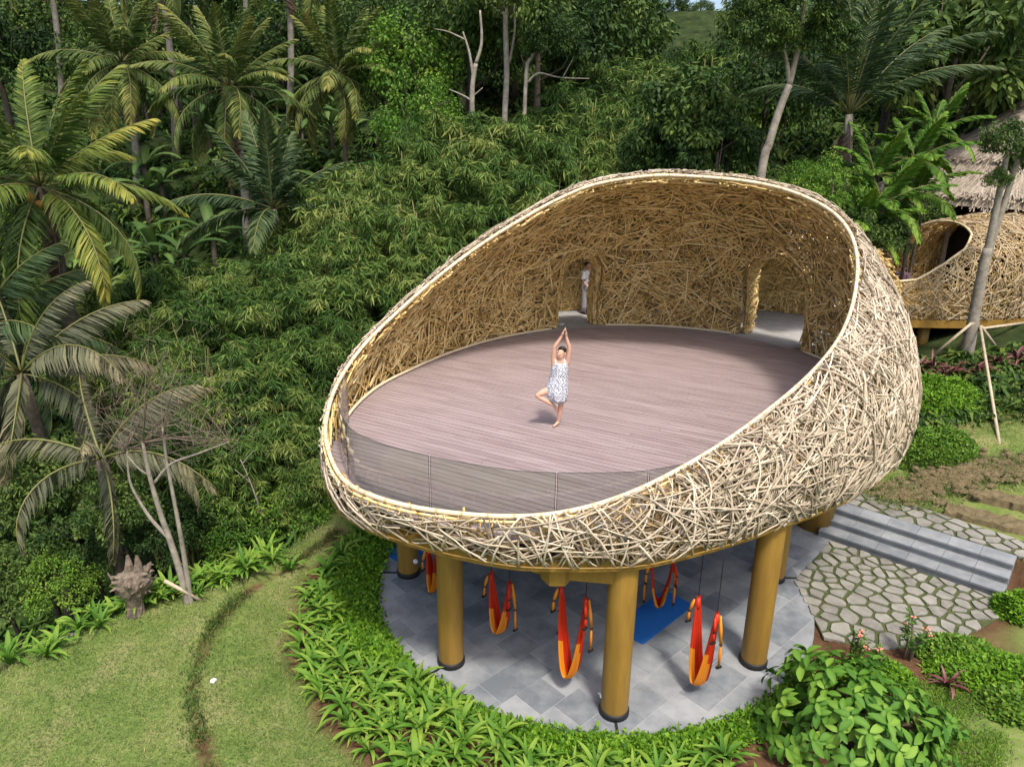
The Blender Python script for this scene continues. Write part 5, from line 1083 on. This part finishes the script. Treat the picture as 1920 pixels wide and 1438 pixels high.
for k, (c, ax, az, s, _) in enumerate(todo):
    Mx = leafmat(ax, az, q.uniform(-.3, .6)); 
    if k < 300: obj('leaf', LEAF[k % 2], BUSH, c, Mx.to_euler(), s)
    else: mb.add((lco[k % 2]*s)@np.array(Mx).T+c, lfa, q.uniform(.1, .75))
stuff(obj('foliage', mb.mesh('foliage', MT['bigleaf'], True), BUSH))
def euphorbia(px, py, label, ns, s=1.0):
    b = at_z(px, py, 0); b[2] = gz(b[0], b[1]); T = thing('flowering_shrub', label, 'shrub', b); q = np.random.default_rng(int(px))
    st = MB(); lf = MB()
    for k in range(ns):
        e = np.array([q.normal(0, .16), q.normal(0, .16), q.uniform(.35, .75)*s]); st.add(*tube([(q.normal(0, .05), q.normal(0, .05), -.05), e*.5+q.normal(0, .03, 3), e], [.022, .018, .012], 6), tint=.8)
        n = 34; tt = q.uniform(.45, 1.02, n)[:, None]; V, F = leaf_quads(e*tt+q.normal(0, .02, (n, 3)), rnd_dir(q, n, -.1, .8), q.uniform(.07, .13, n), q.uniform(.03, .05, n), q); lf.add(V, F, np.repeat(q.uniform(.1, .7, n), 4))
        if k % 2 == 0:
            fl = MB()
            for j in range(5): fl.add(*lathe([(.001, -.012), (.02, 0), (.012, .012), (.001, .014)], 7, e+q.normal(0, .025, 3)+[0, 0, .03]), tint=q.random())
            stuff(obj('blossom', fl.mesh('blossom', MT['flower']), T))
    stuff(obj('stems', st.mesh('stems', MT['twig'], True), T)); stuff(obj('foliage', lf.mesh('foliage', MT['bright']), T))
P, q = scatter(9000, 57, 6.5, 10.4, 5.5, 10, lambda x, y: (x > 6.4+.5*noise2(x, y, .9, 3)) & (noise2(x, y, .5, 9) > .35) & (np.abs(x) < .8*y+.5))
o = tufts('lawn_grass', P, q, 2, (.04, .09), (.008, .014), MT['bright'], (.2, 1.3), .3, 0, 1, .22); o['label'] = 'patchy dark grass in the bottom right corner'; o['category'] = 'grass'
euphorbia(1700, 1235, 'tall coral flowered shrub at the front edge of the flagstone patio', 7, 1.2); euphorbia(1595, 1245, 'leafy flowered shrub at the patio corner beside the terrace', 6); euphorbia(1505, 1300, 'small coral flowered shrub between the terrace and the big bush', 6, .8); euphorbia(1650, 1265, 'low flowered shrub behind the big glossy bush', 5, .7)
def lowshrub(label, c, size, n, m, seed):
    q = np.random.default_rng(seed); T = thing('low_shrub', label, 'shrub', c); p = q.uniform(-1, 1, (n, 2)); r = np.hypot(p[:, 0], p[:, 1]); p = p[r < 1]; r = r[r < 1]; n = len(p)
    h = (1-r**3)*(.6+.5*noise2(p[:, 0]*3, p[:, 1]*3, .8, seed)); P = np.c_[p*np.array(size[:2])/2, 0*r]; P[:, 2] = ground(c[0]+P[:, 0], c[1]+P[:, 1])-c[2]; P[:, 2] += size[2]*h*q.uniform(.55, 1.0, n)
    V, F = leaf_quads(P, rnd_dir(q, n, -.1, 1), q.uniform(.06, .13, n), q.uniform(.035, .07, n), q); stuff(obj('foliage', mesh('foliage', V, F, m, np.repeat(np.clip(q.normal(.5, .22, n), 0, 1), 4)), T))
    mb = MB()
    for k in range(14): a = P[q.integers(n)]; mb.add(*tube([(a[0]*.4, a[1]*.4, -.1), a*.95], [.015, .006], 4), tint=q.random())
    stuff(obj('stems', mb.mesh('stems', MT['twig']), T))
def gp(px, py, y): c = at_y(px, py, y); return np.array([c[0], c[1], gz(c[0], c[1])])
def g_hit(px, py):
    d = ray(px, py); t = np.arange(6, 60, .02); p = np.array([0, 0, CZ])+d*(t/d[1])[:, None]; g = ground(p[:, 0], p[:, 1]); k = np.argmax(p[:, 2] <= g)
    return np.array([p[k, 0], p[k, 1], g[k]])
lowshrub('yellow green low hedge beside the pavilion wall', g_hit(1745, 750), (3.2, 2.6, .55), 9000, MT['cover'], 71); lowshrub('dark green low hedge below the yellow green one', g_hit(1742, 850), (2.6, 2.0, .7), 8000, MT['bright'], 72); lowshrub('yellow green shrub at right end of the steps', g_hit(1912, 1150), (1.0, 1.0, .5), 3000, MT['cover'], 73); lowshrub('twiggy shrub in the soil bed at the right edge', g_hit(1850, 1265), (2.2, 1.2, .35), 3500, MT['cover'], 74); lowshrub('leafy low shrub right of the flagstone patio corner', g_hit(1790, 1225), (1.6, .9, .3), 2500, MT['bright'], 76); lowshrub('dark low shrub in the right corner of the soil bed', g_hit(1900, 1330), (1.2, .9, .35), 2500, MT['bright'], 77); lowshrub('small bright shrub behind the big glossy bush', g_hit(1640, 1275), (1.4, .8, .35), 2500, MT['cover'], 75)
PST = []
for m in STRAP: c = m.copy(); c.materials.clear(); c.materials.append(MT['purple']); PST.append(c)
for k, (px, py) in enumerate([(1720, 700), (1750, 695), (1790, 705), (1830, 700), (1870, 690), (1905, 680), (1770, 715)]):
    c = g_hit(px, py); rosette('cordyline', ['purple leaved plant beside the pavilion wall, leftmost on the bank', 'second purple leaved plant from the pavilion wall', 'purple leaved plant just left of the propped trunk', 'purple leaved plant just right of the propped trunk', 'purple leaved plant second from the right picture edge', 'purple leaved plant at the right picture edge', 'lowest purple leaved plant, above the yellow green hedge'][k], 'plant', c[0], c[1], 1.3, 16, 'purple leaved plants on the bank', PST, np.random.default_rng(80+k), (-.2, .6))
c = g_hit(1775, 1290); rosette('cordyline', 'single purple leaved plant in the bare soil bed', 'plant', c[0], c[1], .8, 14, None, PST, np.random.default_rng(90), (-.2, .6))
q = np.random.default_rng(95); mb = MB()
ln = [g_hit(*p)[:2] for p in ((1660, 935), (1720, 930), (1780, 905), (1850, 890), (1930, 880))]
ln = catmull(ln, 30, False)
for k in range(700):
    p = ln[q.integers(len(ln))]+q.normal(0, .28, 2); s = q.uniform(.04, .11); V, F = lathe([(.4, -.5), (1, -.1), (.85, .4), (.25, .75)], 7); V = V*s*np.array([1.2, 1, .9])*(1+q.normal(0, .16, (len(V), 1))); mb.add(V+[p[0], p[1], gz(*p)+s*.25+.12*math.exp(-((p-ln.mean(0))@(p-ln.mean(0)))/9)], F, q.random())
o = stuff(obj('sod_bank', mb.mesh('sod_bank', MT['clod']))); o['label'] = 'lumpy bank of dug brown sod above the upper patio'; o['category'] = 'soil bank'
P = ln[q.integers(len(ln), size=900)]+q.normal(0, .34, (900, 2))
o = tufts('sod_grass', P, q, 14, (.07, .16), (.008, .018), MT['grass'], (.2, 1.4), .3, .08, 1, .25); o['label'] = 'dry grass growing on the lumpy brown sod bank'; o['category'] = 'grass'
for k, (px, py, L, w) in enumerate([(1880, 985, 2.6, .8), (1905, 945, 2.2, .7)]):
    c = g_hit(px, py); V, F = box((0, 0, .06), (L, w, .3)); n_ = 14
    gx = np.linspace(-L/2, L/2, 22); gy = np.linspace(-w/2, w/2, 8); XX, YY = np.meshgrid(gx, gy); ZZ = .12+.02*q.normal(size=XX.shape); ed = (np.abs(YY) > w/2-.01) | (np.abs(XX) > L/2-.01); ZZ = np.where(ed, -.2, ZZ); XX = XX+q.normal(0, .012, XX.shape); YY = YY+q.normal(0, .02, YY.shape); I_ = np.arange(XX.size).reshape(XX.shape)
    tag(obj('turf_terrace', mesh('turf_terrace', np.stack([XX, YY, ZZ], -1).reshape(-1, 3), np.stack([I_[:-1, :-1], I_[:-1, 1:], I_[1:, 1:], I_[1:, :-1]], -1).reshape(-1, 4), MT['clod'], None, False), None, c, (0, 0, -.62)), ('nearer' if k == 0 else 'farther')+' strip of cut turf at the right edge above the steps', 'turf')
# propped tree at right
tb_ = g_hit(1812, 668); yb = tb_[1]
TP = treepath('young tree with pale twin trunk held by wooden props', 'propped_tree', yb, [([(1812, 668), (1825, 600), (1838, 530), (1852, 465)], .2, .15), ([(1846, 500), (1855, 455), (1868, 390), (1882, 320), (1890, 280)], .14, .07), ([(1846, 500), (1860, 450), (1880, 390), (1905, 310), (1915, 270)], .13, .06)], 'palebark', [(1890, 265, 0, .75, CRD), (1920, 300, .3, .6, CRD), (1872, 335, -.3, .4, CRD)])
o0 = np.array(TP.location)
for k, ((px, py), (fx, fy)) in enumerate([((1822, 606), (1738, 672)), ((1826, 604), (1790, 660)), ((1838, 612), (1878, 842)), ((1840, 612), (1872, 650)), ((1842, 616), (1925, 600))]):
    f = g_hit(fx, fy); a = at_y(px, py, yb-.15); mb = MB(); mb.add(*tube([f-[0, 0, .1], a], .045, 8)); tag(obj('wooden_prop', mb.mesh('wooden_prop', MT['pole'], True)), ['prop pole slanting to the left of the young tree', 'short prop pole at the foot of the young tree', 'long prop pole slanting down the bank towards the patio', 'prop pole behind the right side of the young tree', 'thin prop pole slanting right to the picture edge'][k], 'pole', 'props of the young tree')
# fallen twigs and leaves on the soil
q = np.random.default_rng(97); mb = MB()
for k in range(170):
    c = at_z(q.uniform(1560, 1920), q.uniform(1240, 1436), 0); z = gz(c[0], c[1])+.02; a = q.random()*6.28; L = q.uniform(.04, .12) if k % 4 else q.uniform(.2, .7); d = np.array([math.cos(a), math.sin(a), 0])*L
    mb.add(*tube([np.r_[c[:2], z], np.r_[c[:2], z]+d*.5+[0, 0, .02], np.r_[c[:2], z]+d], [.008, .008, .004], 4), tint=q.random())
o = stuff(obj('fallen_twigs', mb.mesh('fallen_twigs', MT['twig']))); o['label'] = 'dry twigs and leaf litter on the soil at lower right'; o['category'] = 'litter'
c = at_z(403, 1296, 0); mb = MB(); mb.add(*lathe([(.05, -.02), (.055, .03), (.03, .05)], 12)); tag(obj('white_stone', mb.mesh('white_stone', MT['lightplastic'], True), None, (c[0], c[1], gz(c[0], c[1]))), 'small white stone beside the hedge strip on the lawn', 'stone')
